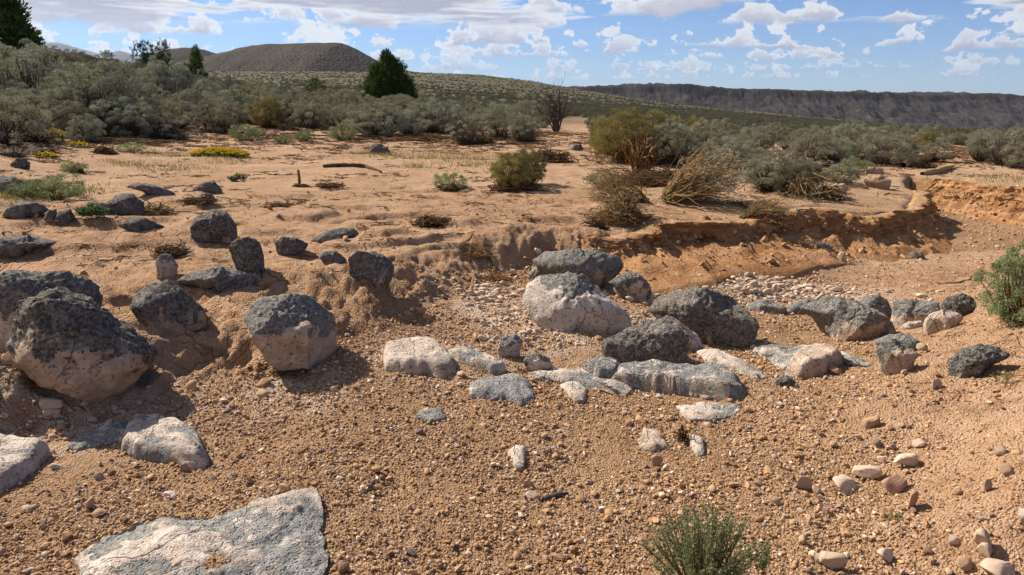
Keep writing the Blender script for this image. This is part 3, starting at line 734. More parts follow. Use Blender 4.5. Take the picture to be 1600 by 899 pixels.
boulder('half-buried dark-rimmed stone in the upper wash', [(1417, 401), (1424, 394), (1440, 395), (1446, 403), (1435, 405)], crust=-.4, tone=.4, warm=.9, sub=3)
boulder('grey-capped stone in the shade under the cut bank', [(1265, 392), (1275, 381), (1290, 379), (1302, 386), (1300, 396), (1280, 399)], crust=.1, tone=.4, warm=.8, sub=4)
boulder('pale upright stone at the edge of the bank shade', [(1308, 404), (1313, 393), (1319, 394), (1323, 405), (1316, 410)], crust=1.5, tone=.5, warm=.4, sub=3)
boulder('lavender grey stone on sand below the uprooted bush', [(943, 312), (949, 305), (960, 304), (963, 311), (955, 317)], crust=1.0, tone=.6, warm=.1, sub=3)
boulder('white stone on the sand above the long dark-topped boulder', [(829, 394), (836, 388), (845, 389), (847, 395), (838, 398)], crust=1.5, tone=.6, warm=.0, sub=3)
# flat bedrock and slabs in the gravel
slab('large foreground slab of grey bedrock streaked with white, cut by the frame', [(120, 880), (160, 850), (235, 812), (300, 815), (350, 806), (400, 786), (440, 772), (492, 768), (503, 800), (506, 840), (512, 890), (495, 930), (330, 935), (130, 915)], H=.045, sub=6, centre=(370, 865), tilt=(.015, 0), crust=-.25, rough=1.15, lift=.014)
slab('grey slab with white rim in front of the huge boulder', [(190, 706), (198, 668), (206, 657), (240, 661), (280, 665), (312, 682), (329, 730), (300, 735), (270, 724), (215, 719)], H=.06, crust=.0, tilt=(0, -.05))
slab('shaded blue-grey slab running left from the white-rimmed one', [(105, 700), (130, 680), (170, 663), (200, 658), (196, 690), (160, 698), (125, 705)], H=.03, crust=-.3)
slab('pale tilted slab cut by the left edge', [(-60, 705), (0, 699), (50, 706), (79, 712), (55, 736), (20, 761), (-40, 800)], H=.08, crust=.25, tilt=(.0, .06), centre=(5, 735))
slab('white ledge with a dark notch below the sandy mound', [(599, 546), (625, 537), (652, 540), (682, 545), (702, 560), (714, 580), (690, 593), (668, 588), (640, 586), (600, 581)], H=.07, crust=.55, warm=.2)
slab('narrow grey and white slab right of the white ledge', [(699, 557), (730, 549), (762, 562), (792, 582), (772, 587), (730, 572)], H=.05, crust=.1)
slab('blue-grey slab half sunk in gravel at the centre', [(733, 602), (760, 592), (800, 590), (826, 598), (837, 622), (820, 637), (790, 627), (735, 623)], H=.045, crust=-.3)
slab('smooth bedrock tongue joining the whale-back ledge', [(820, 589), (860, 580), (902, 577), (940, 588), (990, 609), (975, 622), (935, 612), (890, 603)], H=.035, crust=-.05)
slab('patch of bare grey bedrock below the bedrock tongue', [(872, 602), (900, 598), (918, 610), (915, 630), (900, 632), (885, 615)], H=.02, crust=-.1, sub=4)
slab('flat pale bedrock patch right of the whale-back ledge end', [(1056, 640), (1090, 633), (1160, 632), (1150, 650), (1110, 660), (1075, 658)], H=.02, crust=.1, sub=4)
slab('dusty pink bedrock patch in the middle gravel', [(996, 690), (1005, 672), (1030, 678), (1045, 700), (1020, 708), (1002, 704)], H=.02, crust=.3, warm=.6, sub=4)
slab('small grey bedrock sliver beside the root in the gravel', [(1074, 690), (1085, 680), (1100, 688), (1102, 712), (1090, 716)], H=.018, crust=-.1, sub=4)
slab('small white-stained bedrock patch sticking from the gravel', [(793, 712), (805, 700), (822, 703), (820, 735), (806, 738)], H=.022, crust=.3, sub=4)
slab('little grey bedrock patch in the upper gravel', [(648, 655), (660, 643), (690, 642), (698, 655), (675, 662)], H=.02, crust=-.2, sub=4)
slab('smooth blue-grey bedrock under the pinkish rock', [(1188, 548), (1250, 546), (1310, 552), (1385, 571), (1365, 576), (1290, 572), (1225, 580), (1195, 562)], H=.04, crust=-.35)
slab('white-edged bedrock strip running from the dark pyramid boulder', [(1085, 552), (1110, 550), (1150, 565), (1200, 590), (1185, 594), (1140, 578), (1100, 565)], H=.045, crust=.25)
slab('shaded grey slab at the foot of the domed boulder', [(1170, 545), (1200, 540), (1235, 548), (1225, 558), (1190, 560)], H=.03, crust=-.2, sub=4)

# ------------------------------------------------------------------ loose stones
def pebble_mesh(name, sub, seed, flat=.6, mat=None, ang=15):
    rng = np.random.default_rng(seed)
    V, Fc = ICO[sub]; B = V * np.array([1, rng.uniform(.6, .95), rng.uniform(.75, 1.2) * flat])
    for i in range(ang):
        d = rng.normal(size=3); d /= np.linalg.norm(d); h = (B @ d).max() * rng.uniform(.45, .82)
        B = B - np.maximum(0, B @ d - h)[:, None] * d * .97
    B = B * (1 + .10 * fbm(B[:, 0] * 1.7 + seed, B[:, 1] * 1.7, B[:, 2] * 1.7, o=2, seed=seed))[:, None]
    return mesh(name, B, Fc, mat, sub > 2)
PEB = [pebble_mesh('stone', 3, 300 + i, mat=stonem) for i in range(6)]
PALE = [pebble_mesh('stone', 3, 330 + i, mat=palem, flat=.55, ang=16) for i in range(5)]
rngS = np.random.default_rng(5)
def stone(label, px, py, wpx, hpx, rot=0.0, pale=False, group=None, var=None, name='stone', tiltx=None, mat=None):
    P = hit(px, py + hpx * .35)
    d = np.linalg.norm(P - np.array([0, 0, CAMZ])); k = d / F
    L = PALE if pale else PEB
    me = L[(int(rngS.integers(99)) if var is None else var) % len(L)]
    if mat is not None:
        me = me.copy(); me.materials[0] = mat
    o = link(name, me, None, (P[0], P[1], P[2] + hpx * k * .42), label, 'stone', group)
    o.scale = (wpx * k * .62, wpx * k * rngS.uniform(.42, .62), max(hpx, .3 * wpx) * k * 1.05)
    o.rotation_euler = (rngS.uniform(-.25, .25) if tiltx is None else tiltx, rngS.uniform(-.25, .25), rot + rngS.uniform(-.3, .3))
    return o
for a in [('white chunky stone on the sand bar', 1417, 721, 46, 20, 0, True), ('small white egg-shaped stone beside the white chunky one', 1375, 719, 16, 12, 0, True),
          ('long cream flat stone, upper of the stacked pair on the sand bar', 1352, 739, 45, 20, 0, True), ('pale flat stone below the long cream one', 1325, 757, 46, 18, -.1, True),
          ('wide tan stone with an undercut lip on the sand bar', 1393, 758, 46, 22, .1, False), ('tan rounded stone left of the stacked flat stones', 1255, 758, 28, 20, 0, False),
          ('triangular tan chip at the foot of the rounded stone', 1274, 767, 15, 12, .5, False), ('squarish speckled stone at the top of the sand bar', 1365, 660, 27, 18, 0, False),
          ('flat tan stone touching the squarish speckled one', 1390, 669, 13, 7, 0, False), ('purple-pink rounded stone on the sand bar', 1369, 692, 17, 12, 0, False),
          ('dark brown wood-like flat stone on the sand bar', 1433, 695, 27, 9, .1, False), ('brown block half sunk below the wide tan stone', 1423, 785, 24, 24, .2, False),
          ('smooth ochre oval stone near the right edge', 1571, 735, 26, 12, 0, False), ('angular tan stone above the ochre oval one', 1560, 707, 22, 14, .2, False),
          ('upright reddish stone below the ochre oval one', 1541, 760, 13, 17, 0, False), ('large pale oval stone low on the right', 1536, 843, 30, 26, .3, True),
          ('pale disc-shaped stone leaning below the large oval one', 1541, 861, 27, 18, 0, True), ('brown rounded stone near the bottom right corner', 1506, 882, 26, 18, 0, False),
          ('pale flat boulder top cut by the bottom right corner', 1565, 892, 66, 22, 0, True), ('flat cream stone in the lower sand bar', 1386, 867, 30, 18, .2, True),
          ('pale stone with a grey underside at the bottom edge', 1300, 878, 38, 26, .3, True), ('cream lump left of the grey-bottomed stone', 1277, 872, 24, 20, 0, True),
          ('yellowish rounded stone on the lower sand bar', 1251, 845, 17, 14, 0, False), ('cream wedge stone in the lower right sand', 1486, 843, 25, 15, .2, True),
          ('pale stone cut by the right edge', 1597, 805, 30, 22, 0, True), ('tan oblong stone right of the sage sprig', 1213, 783, 17, 14, 0, False),
          ('tan slab-shaped stone on the middle gravel', 826, 757, 24, 10, 0, False), ('grey flat stone beside the dark driftwood chip', 832, 774, 26, 12, 0, False),
          ('grey angular stone on the left gravel', 138, 790, 21, 16, .3, False), ('dark red angular stone next to the grey angular one', 155, 802, 26, 12, 0, False),
          ('cream square stone on the left gravel', 152, 743, 18, 14, .4, True), ('brown oblong stone resting on the foreground slab', 278, 880, 42, 20, .5, False),
          ('shiny lavender stone in the lower middle gravel', 641, 857, 24, 12, 0, True), ('pinkish stone at the left edge of the gravel', 3, 863, 14, 12, 0, False),
          ('brown stone with a hollow side in the centre gravel', 1024, 723, 22, 16, 0, False), ('white stone at the shaded foot of the blocky boulder', 523, 610, 16, 12, 0, True),
          ('flat grey stone left of the blocky boulder shade', 412, 615, 24, 10, 0, False), ('brown stone at the foot of the grey slab rim', 290, 733, 19, 12, 0, False),
          ('pale wedge-shaped stone under the huge boulder', 90, 632, 42, 14, 0, True), ('second flat pale stone under the huge boulder', 76, 642, 24, 10, 0, True),
          ('pinkish stone with white edge beside the sand bar bush', 1462, 602, 18, 14, 0, False), ('cream flake under the pink and grey block', 1413, 583, 16, 8, 0, True),
          ('ochre stone behind the pink and grey block', 1440, 545, 20, 16, 0, False), ('pale ochre lump near the pinkish rock', 1305, 579, 22, 12, 0, False),
          ('pale round stone under the end of the whale-back ledge', 1101, 620, 16, 8, 0, True), ('dark flint-like chip at the blue-grey slab corner', 719, 600, 16, 8, 0, False)]:
    stone(*a)
# pale rubble along the foot of the bank: alike pieces, each its own thing
PALE_ZONES = [((770, 470), 46, 34, 44, 'pale caliche rubble stone left of the big white boulder', 'caliche rubble left of the white boulder'),
              ((1010, 450), 30, 24, 14, 'pale rubble stone between the white boulder and the bank', 'caliche rubble by the bank'),
              ((1195, 447), 90, 16, 58, 'pale flat stone on the stony slope under the cut bank', 'stones of the pale stony slope'),
              ((985, 500), 30, 10, 12, 'small white stone at the foot of the big white boulder', 'white crumbs by the white boulder'),
              ((130, 642), 90, 12, 16, 'pale stone in the shade under the huge boulder', 'shaded stones under the huge boulder')]
for (cx, cy), rx, ry, n_, lab, grp in PALE_ZONES:
    for i in range(n_):
        x, y = rngS.normal(cx, rx * .6), rngS.normal(cy, ry * .6)
        s_ = rngS.uniform(8, 21)
        stone(lab, x, y, s_, s_ * rngS.uniform(.3, .55), rngS.uniform(-.4, .4), True, grp)
for i in range(64):
    x, y = rngS.uniform(1130, 1600), rngS.uniform(600, 899)
    s_ = rngS.uniform(6, 15) * (.6 + .4 * (y - 500) / 400)
    stone('small tan or brown stone lying on the sand bar', x, y, s_, s_ * .55, 0, rngS.random() < .3, 'small stones on the sand bar')
for i in range(44):
    x, y = rngS.uniform(0, 1130), rngS.uniform(640, 899)
    s_ = rngS.uniform(6, 13) * (.5 + .5 * (y - 500) / 400)
    stone('small stone standing out of the wash gravel', x, y, s_, s_ * .55, 0, rngS.random() < .15, 'larger stones of the wash gravel')

# ------------------------------------------------------------------ gravel: one mass of small pebbles
pebm, t = material('gravel_pebble')
gi = t.attr('tint', 2, 'INSTANCER')
ramp = t.n('ShaderNodeValToRGB', {0: gi}, out=None); cr = ramp.color_ramp
cr.elements[0].color = (.18, .105, .06, 1); cr.elements[1].color = (.50, .42, .36, 1)
for p_, c_ in ((.25, (.38, .215, .108)), (.5, (.44, .265, .142)), (.7, (.32, .19, .11)), (.80, (.60, .45, .31)), (.88, (.32, .19, .16)), (.91, (.14, .11, .10)), (.94, (.62, .54, .46)), (.97, (.50, .33, .12))):
    e = cr.elements.new(p_); e.color = (*c_, 1)
finish(t, ramp.outputs[0], .9, spec=.12)
pcol = bpy.data.collections.new('gravel_kinds')
for i in range(6):
    pcol.objects.link(bpy.data.objects.new('gravel_pebble', pebble_mesh('gravel_pebble', 2 if i < 3 else 1, 360 + i, flat=.55, mat=pebm, ang=10)))
def scatter_instances(name, P, scale, rot, tint, coll, mat_kind='stuff', pick=None):
    me = bpy.data.meshes.new(name)
    me.vertices.add(len(P)); me.vertices.foreach_set('co', np.asarray(P, np.float32).ravel())
    for nm, ty, a, f in (('scl', 'FLOAT_VECTOR', scale, 'vector'), ('rot', 'FLOAT_VECTOR', rot, 'vector'), ('tint', 'FLOAT', tint, 'value')):
        at = me.attributes.new(nm, ty, 'POINT'); at.data.foreach_set(f, np.asarray(a, np.float32).ravel())
    o = link(name, me, kind=mat_kind)
    g = bpy.data.node_groups.new(name, 'GeometryNodeTree')
    g.interface.new_socket('Geometry', in_out='INPUT', socket_type='NodeSocketGeometry')
    g.interface.new_socket('Geometry', in_out='OUTPUT', socket_type='NodeSocketGeometry')
    gi_ = g.nodes.new('NodeGroupInput'); go = g.nodes.new('NodeGroupOutput')
    ip = g.nodes.new('GeometryNodeInstanceOnPoints'); ci = g.nodes.new('GeometryNodeCollectionInfo')
    ci.inputs['Collection'].default_value = coll; ci.inputs['Separate Children'].default_value = True; ci.inputs['Reset Children'].default_value = True
    ip.inputs['Pick Instance'].default_value = True
    def na(nm, ty):
        a = g.nodes.new('GeometryNodeInputNamedAttribute'); a.data_type = ty; a.inputs[0].default_value = nm; return a.outputs[0]
    L = g.links
    L.new(gi_.outputs[0], ip.inputs['Points']); L.new(ci.outputs[0], ip.inputs['Instance'])
    e2r = g.nodes.new('FunctionNodeEulerToRotation'); L.new(na('rot', 'FLOAT_VECTOR'), e2r.inputs[0]); L.new(e2r.outputs[0], ip.inputs['Rotation'])
    L.new(na('scl', 'FLOAT_VECTOR'), ip.inputs['Scale'])
    L.new(ip.outputs[0], go.inputs[0])
    md = o.modifiers.new('scatter', 'NODES'); md.node_group = g
    return o
rngG = np.random.default_rng(12)
parts = []
for y0, y1, dens, sz in ((1.5, 3.2, 11500, .0062), (3.2, 5.2, 7600, .0070), (5.2, 8.5, 2000, .0105), (8.5, 17, 260, .017)):
    wid = (y1 * .8 + 1.2); n_ = int((y1 - y0) * 2 * wid * dens)
    x = rngG.uniform(-wid, wid, n_); y = rngG.uniform(y0, y1, n_)
    parts.append(np.stack([x, y, np.full(n_, sz)], -1))
G = np.vstack(parts)
zz, ss = ground(G[:, 0], G[:, 1], full=True)
clump = fbm(G[:, 0] * 1.6, G[:, 1] * 1.6, o=3, seed=77)
bar = sm(G[:, 0] - .35 * G[:, 1], .25, 1.1) * (G[:, 1] < 9)
keep = rngG.random(len(G)) < np.clip((1 - sm(ss, .10, .55)) * (.78 + 1.5 * clump) * (1 - .88 * bar) + .035 * (ss > .5) * sm(clump, -.1, .4) + .05 * bar, 0, 1)
G = G[keep]; zz = zz[keep]
sc0 = G[:, 2] * np.exp(rngG.normal(0, .52, len(G))) * (1 + .25 * fbm(G[:, 0] * 2.3, G[:, 1] * 2.3, o=2, seed=78))
sc0 = np.clip(sc0 * .84, .0028, .030)
print('gravel', len(G))
scatter_instances('gravel', np.stack([G[:, 0], G[:, 1], zz + sc0 * rngG.uniform(.0, .5, len(G))], -1), np.stack([sc0 * rngG.uniform(.8, 1.4, len(G)), sc0 * rngG.uniform(.8, 1.2, len(G)), sc0], -1),
                  np.stack([rngG.uniform(-.5, .5, len(G)), rngG.uniform(-.5, .5, len(G)), rngG.uniform(0, 6.28, len(G))], -1), rngG.random(len(G)), pcol)

# pale rubble too small and too many to pick apart, one mass
rcol_ = bpy.data.collections.new('rubble_kinds')
for i in range(5):
    rcol_.objects.link(bpy.data.objects.new('rubble_stone', pebble_mesh('rubble_stone', 3, 1400 + i, mat=palem, flat=.5, ang=14)))
RX, RY = [], []
for px, py, r, n_ in ((770, 470, .24, 110), (795, 500, .22, 90), (1010, 462, .22, 80), (1110, 452, .40, 200), (1200, 448, .5, 300), (1285, 445, .4, 200), (985, 505, .25, 120), (90, 650, .35, 90), (820, 530, .3, 110)):
    P = at_z(px, py, .04)
    RX.append(rngG.normal(P[0], r, n_)); RY.append(rngG.normal(P[1], r * .6, n_))
RX, RY = np.concatenate(RX), np.concatenate(RY); RZ = glook(RX, RY)
rs = np.clip(.017 * np.exp(rngG.normal(0, .5, len(RX))), .006, .06)
scatter_instances('caliche_rubble', np.stack([RX, RY, RZ + rs * .25], -1), np.stack([rs * 1.4, rs, rs], -1), np.stack([rngG.normal(0, .25, len(RX)), rngG.normal(0, .25, len(RX)), rngG.uniform(-.5, .5, len(RX))], -1), rngG.random(len(RX)), rcol_)

# ------------------------------------------------------------------ far land
def far_mat(name, c0, c1, c2, sc, speck=None):
    m_, t = material(name)
    p = t.n('ShaderNodeNewGeometry', out=0)
    a = t.noise(p, sc, 5, .7); b = t.noise(p, sc * 9, 4, .7); v = t.voro(p, sc * 30)
    c = t.mix(t.sstep(a, .35, .65), c0, c1)
    c = t.mix(t.sstep(b, .52, .72), c, c2)
    c = t.mix(t.sstep(v, .22, .45), speck or c0, c)
    finish(t, c, .97, t.m('ADD', b, v), .8, .5 / (sc * 30), spec=.0)
    return m_
hillm = far_mat('cinder_hill_scrub', (.078, .069, .062), (.095, .083, .070), (.066, .059, .052), .012, (.052, .048, .043))
mesam = far_mat('basalt_talus', (.042, .038, .038), (.062, .053, .050), (.105, .080, .062), .010, (.024, .023, .025))
mountm = far_mat('far_mountain', (.16, .15, .14), (.20, .18, .16), (.12, .12, .12), .0008)

def ridge(name, sil, Yd, half, base, mat, nxn=260, nyn=70, noise=1.0, flat_back=False, cliff=None, seed=0):
    """land whose crest stands at depth Yd with the skyline sil [(px, py)], falling off over `half` metres"""
    px = np.linspace(sil[0][0], sil[-1][0], nxn)
    py = np.interp(px, [s[0] for s in sil], [s[1] for s in sil])
    crest = np.array([at_y(a, b, Yd) for a, b in zip(px, py)])
    vv = np.linspace(-1, 1, nyn)
    Xs = np.repeat(crest[None, :, 0], nyn, 0); T = np.repeat(vv[:, None], nxn, 1); Zc = np.repeat(crest[None, :, 2], nyn, 0)
    wob = fbm(Xs / half * 1.1, T * 0 + seed, o=4, seed=seed + 1)
    Ys = Yd + T * half + (cliff is not None) * wob * half * .10 * (1 - np.abs(T))
    if cliff is None:
        prof = np.cos(np.clip(T, -1, 1) * math.pi / 2) ** 1.5
    else:
        q = np.clip(-T, 0, 1)                       # towards the viewer: rim, cliff, talus
        prof = 1 - cliff * sm(q, .06, .13) - (1 - cliff) * np.clip((q - .13) / .87, 0, 1) ** .85
    Z = base + (Zc - base) * prof
    amp = noise * (1 - np.exp(-np.abs(T) * 14))
    Z = Z + amp * (fbm(Xs / half * 7, Ys / half * 7, o=6, seed=seed + 3, g=.68))
    ii = np.arange(nxn * nyn).reshape(nyn, nxn)
    q4 = np.stack([ii[:-1, :-1], ii[:-1, 1:], ii[1:, 1:], ii[1:, :-1]], -1).reshape(-1, 4)
    me = mesh(name, np.stack([Xs, Ys, Z], -1).reshape(-1, 3), q4, mat)
    return link(name, me, kind='structure')
ridge('cinder_hill', [(120, 190), (200, 138), (240, 122), (270, 110), (330, 92), (370, 82), (400, 75), (440, 70), (490, 69), (530, 69), (541, 70), (552, 75), (580, 90), (600, 101), (625, 109), (650, 113), (700, 119), (760, 130), (860, 160), (960, 200)], 900, 420, -60, hillm, noise=2.2, seed=5)
ridge('hill', [(180, 130), (235, 96), (258, 82), (275, 77), (295, 75), (315, 77), (335, 84), (360, 95), (420, 130)], 1500, 420, -80, hillm, noise=2.5, seed=9)
ridge('mesa', [(780, 150), (860, 140), (900, 137), (915, 136), (960, 136), (990, 133), (1000, 132), (1050, 132), (1090, 135), (1150, 140), (1200, 140), (1250, 143), (1330, 144), (1400, 148), (1470, 147), (1520, 146), (1560, 147), (1600, 150), (1700, 156), (1850, 160), (2100, 158)], 2300, 620, -150, mesam, nxn=900, nyn=160, noise=13, cliff=.15, seed=13)
ridge('mountains', [(-700, 110), (-500, 92), (-350, 84), (-200, 90), (-60, 82), (40, 74), (90, 66), (120, 76), (150, 84), (170, 84), (188, 80), (200, 84), (215, 90), (260, 99), (340, 112), (420, 125), (500, 140)], 17000, 2500, -400, mountm, noise=60, seed=17)

# ------------------------------------------------------------------ plant builders
def leaf_mat(name, a, b, tr=.25, dead=None):
    m_, t = material(name)
    v = t.attr('shade'); rnd = t.n('ShaderNodeObjectInfo', out=5)
    c = t.mix(v, a, b)
    c = t.mix(t.m('MULTIPLY', t.m('POWER', rnd, 1.6), .75), c, dead or (.17, .145, .085))
    d = t.n('ShaderNodeBsdfDiffuse', {'Color': c, 'Roughness': .6})
    tl = t.n('ShaderNodeBsdfTranslucent', {'Color': c})
    s = t.n('ShaderNodeMixShader', {0: tr, 1: d, 2: tl})
    finish(t, None, shader=s)
    return m_
sagem = leaf_mat('sagebrush_leaf', (.21, .218, .135), (.44, .44, .325), .2, dead=(.27, .225, .14))
scrubm = leaf_mat('far_scrub_leaf', (.12, .125, .08), (.23, .23, .16), .2, dead=(.15, .13, .085))
rabbm = leaf_mat('rabbitbrush_leaf', (.19, .175, .06), (.38, .33, .13), dead=(.23, .17, .07))
youngm = leaf_mat('fresh_sage_leaf', (.19, .23, .10), (.40, .43, .22), dead=(.15, .17, .08))
junim = leaf_mat('juniper_leaf', (.045, .076, .020), (.16, .215, .058), .2, dead=(.045, .06, .018))
juniom = leaf_mat('dusty_juniper_leaf', (.055, .075, .035), (.115, .135, .07), .15, dead=(.09, .09, .05))
grassm = leaf_mat('grass_blade', (.16, .17, .05), (.30, .27, .10), dead=(.3, .23, .1))
greenm = leaf_mat('weed_leaf', (.075, .125, .05), (.15, .21, .09), dead=(.1, .15, .06))
flowm = leaf_mat('yellow_flower', (.52, .34, .02), (.70, .50, .04), dead=(.6, .42, .02))
def wood_mat(name, a, b):
    m_, t = material(name)
    o = t.n('ShaderNodeTexCoord', out=3)
    n_ = t.noise(o, 18.0, 4, .7)
    finish(t, t.mix(t.sstep(n_, .3, .7), a, b), .9, n_, .5, .01, spec=.1)
    return m_
twigm = wood_mat('grey_brown_twig', (.062, .046, .034), (.125, .095, .07))
brownm = wood_mat('brown_dead_stem', (.105, .055, .022), (.235, .13, .055))
strawm = wood_mat('straw_coloured_stem', (.17, .105, .045), (.36, .25, .12))
rootm = wood_mat('dark_root_mat', (.055, .030, .015), (.155, .085, .04))
snagm = wood_mat('weathered_snag', (.050, .040, .034), (.13, .105, .09))
logm = wood_mat('yellow_weathered_wood', (.25, .15, .06), (.45, .31, .15))

def tubes(P, R, sides=4):
    """P (n, k, 3) polylines, R (n, k) radii -> verts, quads"""
    P = np.asarray(P, float); n, k, _ = P.shape
    T = np.gradient(P, axis=1); T /= np.linalg.norm(T, axis=2, keepdims=True) + 1e-9
    ref = np.where(np.abs(T[..., 2:3]) > .9, [1., 0, 0], [0, 0, 1.])
    A = np.cross(T, ref); A /= np.linalg.norm(A, axis=2, keepdims=True) + 1e-9
    B = np.cross(T, A)
    an = np.arange(sides) * 2 * math.pi / sides
    V = P[:, :, None] + R[:, :, None, None] * (A[:, :, None] * np.cos(an)[None, None, :, None] + B[:, :, None] * np.sin(an)[None, None, :, None])
    id_ = np.arange(n * k * sides).reshape(n, k, sides)
    a = id_[:, :-1]; b = id_[:, 1:]
    Q = np.stack([a, np.roll(a, -1, 2), np.roll(b, -1, 2), b], -1).reshape(-1, 4)
    return V.reshape(-1, 3), Q
def leaves(C, D, L, W, rng, shade=None, out=None):
    """diamond leaves at C along D (n, 3), lengths L, widths W"""
    n = len(C); D = D / (np.linalg.norm(D, axis=1, keepdims=True) + 1e-9)
    r = rng.normal(size=(n, 3)) if out is None else out + rng.normal(0, .45, (n, 3)); S_ = np.cross(D, r); S_ /= np.linalg.norm(S_, axis=1, keepdims=True) + 1e-9
    L = np.broadcast_to(L, n)[:, None]; W = np.broadcast_to(W, n)[:, None]
    V = np.stack([C, C + D * L * .55 + S_ * W * .5, C + D * L, C + D * L * .55 - S_ * W * .5], 1).reshape(-1, 3)
    Q = np.arange(4 * n).reshape(n, 4)
    sh = np.repeat(rng.random(n) if shade is None else shade, 4)
    return V, Q, sh
def bez(a, b, c, k=6):
    t_ = np.linspace(0, 1, k)[None, :, None]
    return (1 - t_) ** 2 * a[:, None] + 2 * t_ * (1 - t_) * b[:, None] + t_ ** 2 * c[:, None]

def shrub_parts(seed, rx=.55, ry=.5, h=.75, tufts=55, per=240, rt=.105, leaf=.034, lw=.013, extra=40, up=.6, open_=.62, bare=.3, stem_r=.011):
    """unit shrub of leafy tufts on woody stems: returns (stem mesh data, leaf mesh data)"""
    rng = np.random.default_rng(seed)
    # tuft centres spread over the crown shell
    T = []; k = 0
    while len(T) < tufts and k < 6000:
        k += 1
        th = rng.uniform(0, 2 * math.pi); cz = rng.random() ** .8
        lum = 1 + .30 * float(fbm(np.array([math.cos(th) * 1.6 + seed]), np.array([math.sin(th) * 1.6]), np.array([cz * 1.8]), o=2, seed=seed)[0])
        rr = rng.uniform(open_, 1.0) ** .5 * lum
        s = (math.sqrt(max(0, 1 - cz * cz)) * .92 + .08) * (.62 + .38 * min(1, cz / .38))
        p = np.array([math.cos(th) * rx * s * rr, math.sin(th) * ry * s * rr, (bare * .5 + cz * (1 - bare * .5)) * h * rr])
        if k < 3500 and any(((p - q) ** 2).sum() < (1.15 * rt) ** 2 for q in T): continue
        T.append(p)
    T = np.array(T); n0 = len(T)
    sz = rng.uniform(.65, 1.25, n0)
    ex = T[rng.integers(0, n0, extra)] * rng.uniform(.5, 1.12, (extra, 1)) + rng.normal(0, .04, (extra, 3))
    E = np.vstack([T, ex]); n1 = len(E)
    base = rng.normal(0, .05, (n1, 3)) * [1, 1, 0]
    mid = base * .5 + E * [.62, .62, .35] + rng.normal(0, .05, (n1, 3))
    P = bez(base, mid, E, 6) + rng.normal(0, .014, (n1, 6, 3)) * np.linspace(0, 1, 6)[None, :, None]
    R = np.linspace(stem_r, stem_r * .25, 6)[None] * rng.uniform(.6, 1.6, (n1, 1))
    sv = tubes(P, R, 4)
    out = T / [rx, ry, h]; out /= np.linalg.norm(out, axis=1, keepdims=True) + 1e-9
    n = n0 * per; ii = np.repeat(np.arange(n0), per)
    d = rng.normal(size=(n, 3)); d /= np.linalg.norm(d, axis=1, keepdims=True)
    ax = out[ii] * .55 + np.array([0, 0, .75]); d = d + ax * .75; d /= np.linalg.norm(d, axis=1, keepdims=True)
    rad = rt * sz[ii] * rng.uniform(.55, 1.15, n)
    lumpy = 1 + .35 * fbm(d[:, 0] * 2.2 + ii * 3.1, d[:, 1] * 2.2, d[:, 2] * 2.2, o=1, seed=seed)
    C = T[ii] + d * (rad * lumpy)[:, None] - np.array([0, 0, .25 * rt])
    D = d * .35 + np.array([0, 0, up]) + rng.normal(0, .5, (n, 3))
    shade = np.clip(rng.normal(.5, .22, n0)[ii] + rng.normal(0, .15, n), 0, 1)
    lv = leaves(C, D, leaf * rng.uniform(.6, 1.3, n), lw * rng.uniform(.7, 1.3, n), rng, shade, d)
    return sv, lv
def shrub_meshes(seed, leafm, stemm, **kw):
    sv, lv = shrub_parts(seed, **kw)
    return mesh('stem', sv[0], sv[1], stemm), mesh('foliage', lv[0], lv[1], leafm, False, dict(shade=lv[2]))
def joined(sv, lv, stemm, leafm, name):
    V = np.vstack([sv[0], lv[0]]); Q = np.vstack([sv[1], lv[1] + len(sv[0])])
    return mesh(name, V, Q, [stemm, leafm], False, dict(shade=np.r_[np.zeros(len(sv[0])), lv[2]]), np.r_[np.zeros(len(sv[1])), np.ones(len(lv[1]))])

def with_h(k):
    a = np.empty(len(k[1].vertices) * 3, np.float32); k[1].vertices.foreach_get('co', a)
    return (*k, float(np.percentile(a[2::3], 98)))
SAGE = [shrub_meshes(500 + i, sagem, twigm, rx=r, ry=r * .9, h=h, tufts=tp, bare=b) for i, (r, h, tp, b) in enumerate(
    [(.62, .80, 52, .3), (.75, .72, 60, .25), (.50, .95, 46, .5), (.70, .85, 40, .55), (.58, .70, 54, .2)])]
BIG = [with_h(shrub_meshes(560 + i, sagem, twigm, rx=r, ry=r * .9, h=.8, tufts=110, per=230, rt=.072, leaf=.024, lw=.009, bare=b, extra=90, stem_r=.009)) for i, (r, b) in enumerate([(.62, .35), (.72, .25), (.52, .6)])]
BARE = [shrub_meshes(520 + i, sagem, twigm, rx=.6, ry=.55, h=.8, tufts=22, per=90, rt=.08, bare=.5, extra=190, stem_r=.009) for i in range(2)]
RABB = [shrub_meshes(530 + i, rabbm, brownm, rx=.55, ry=.5, h=.9, tufts=80, per=200, rt=.085, leaf=.05, lw=.008, up=1.6, extra=90, open_=.5) for i in range(2)]
LOW = [shrub_meshes(540 + i, youngm, brownm, rx=.5, ry=.5, h=.55, tufts=34, per=110, rt=.10, leaf=.05, lw=.014, up=1.0, extra=10) for i in range(2)]

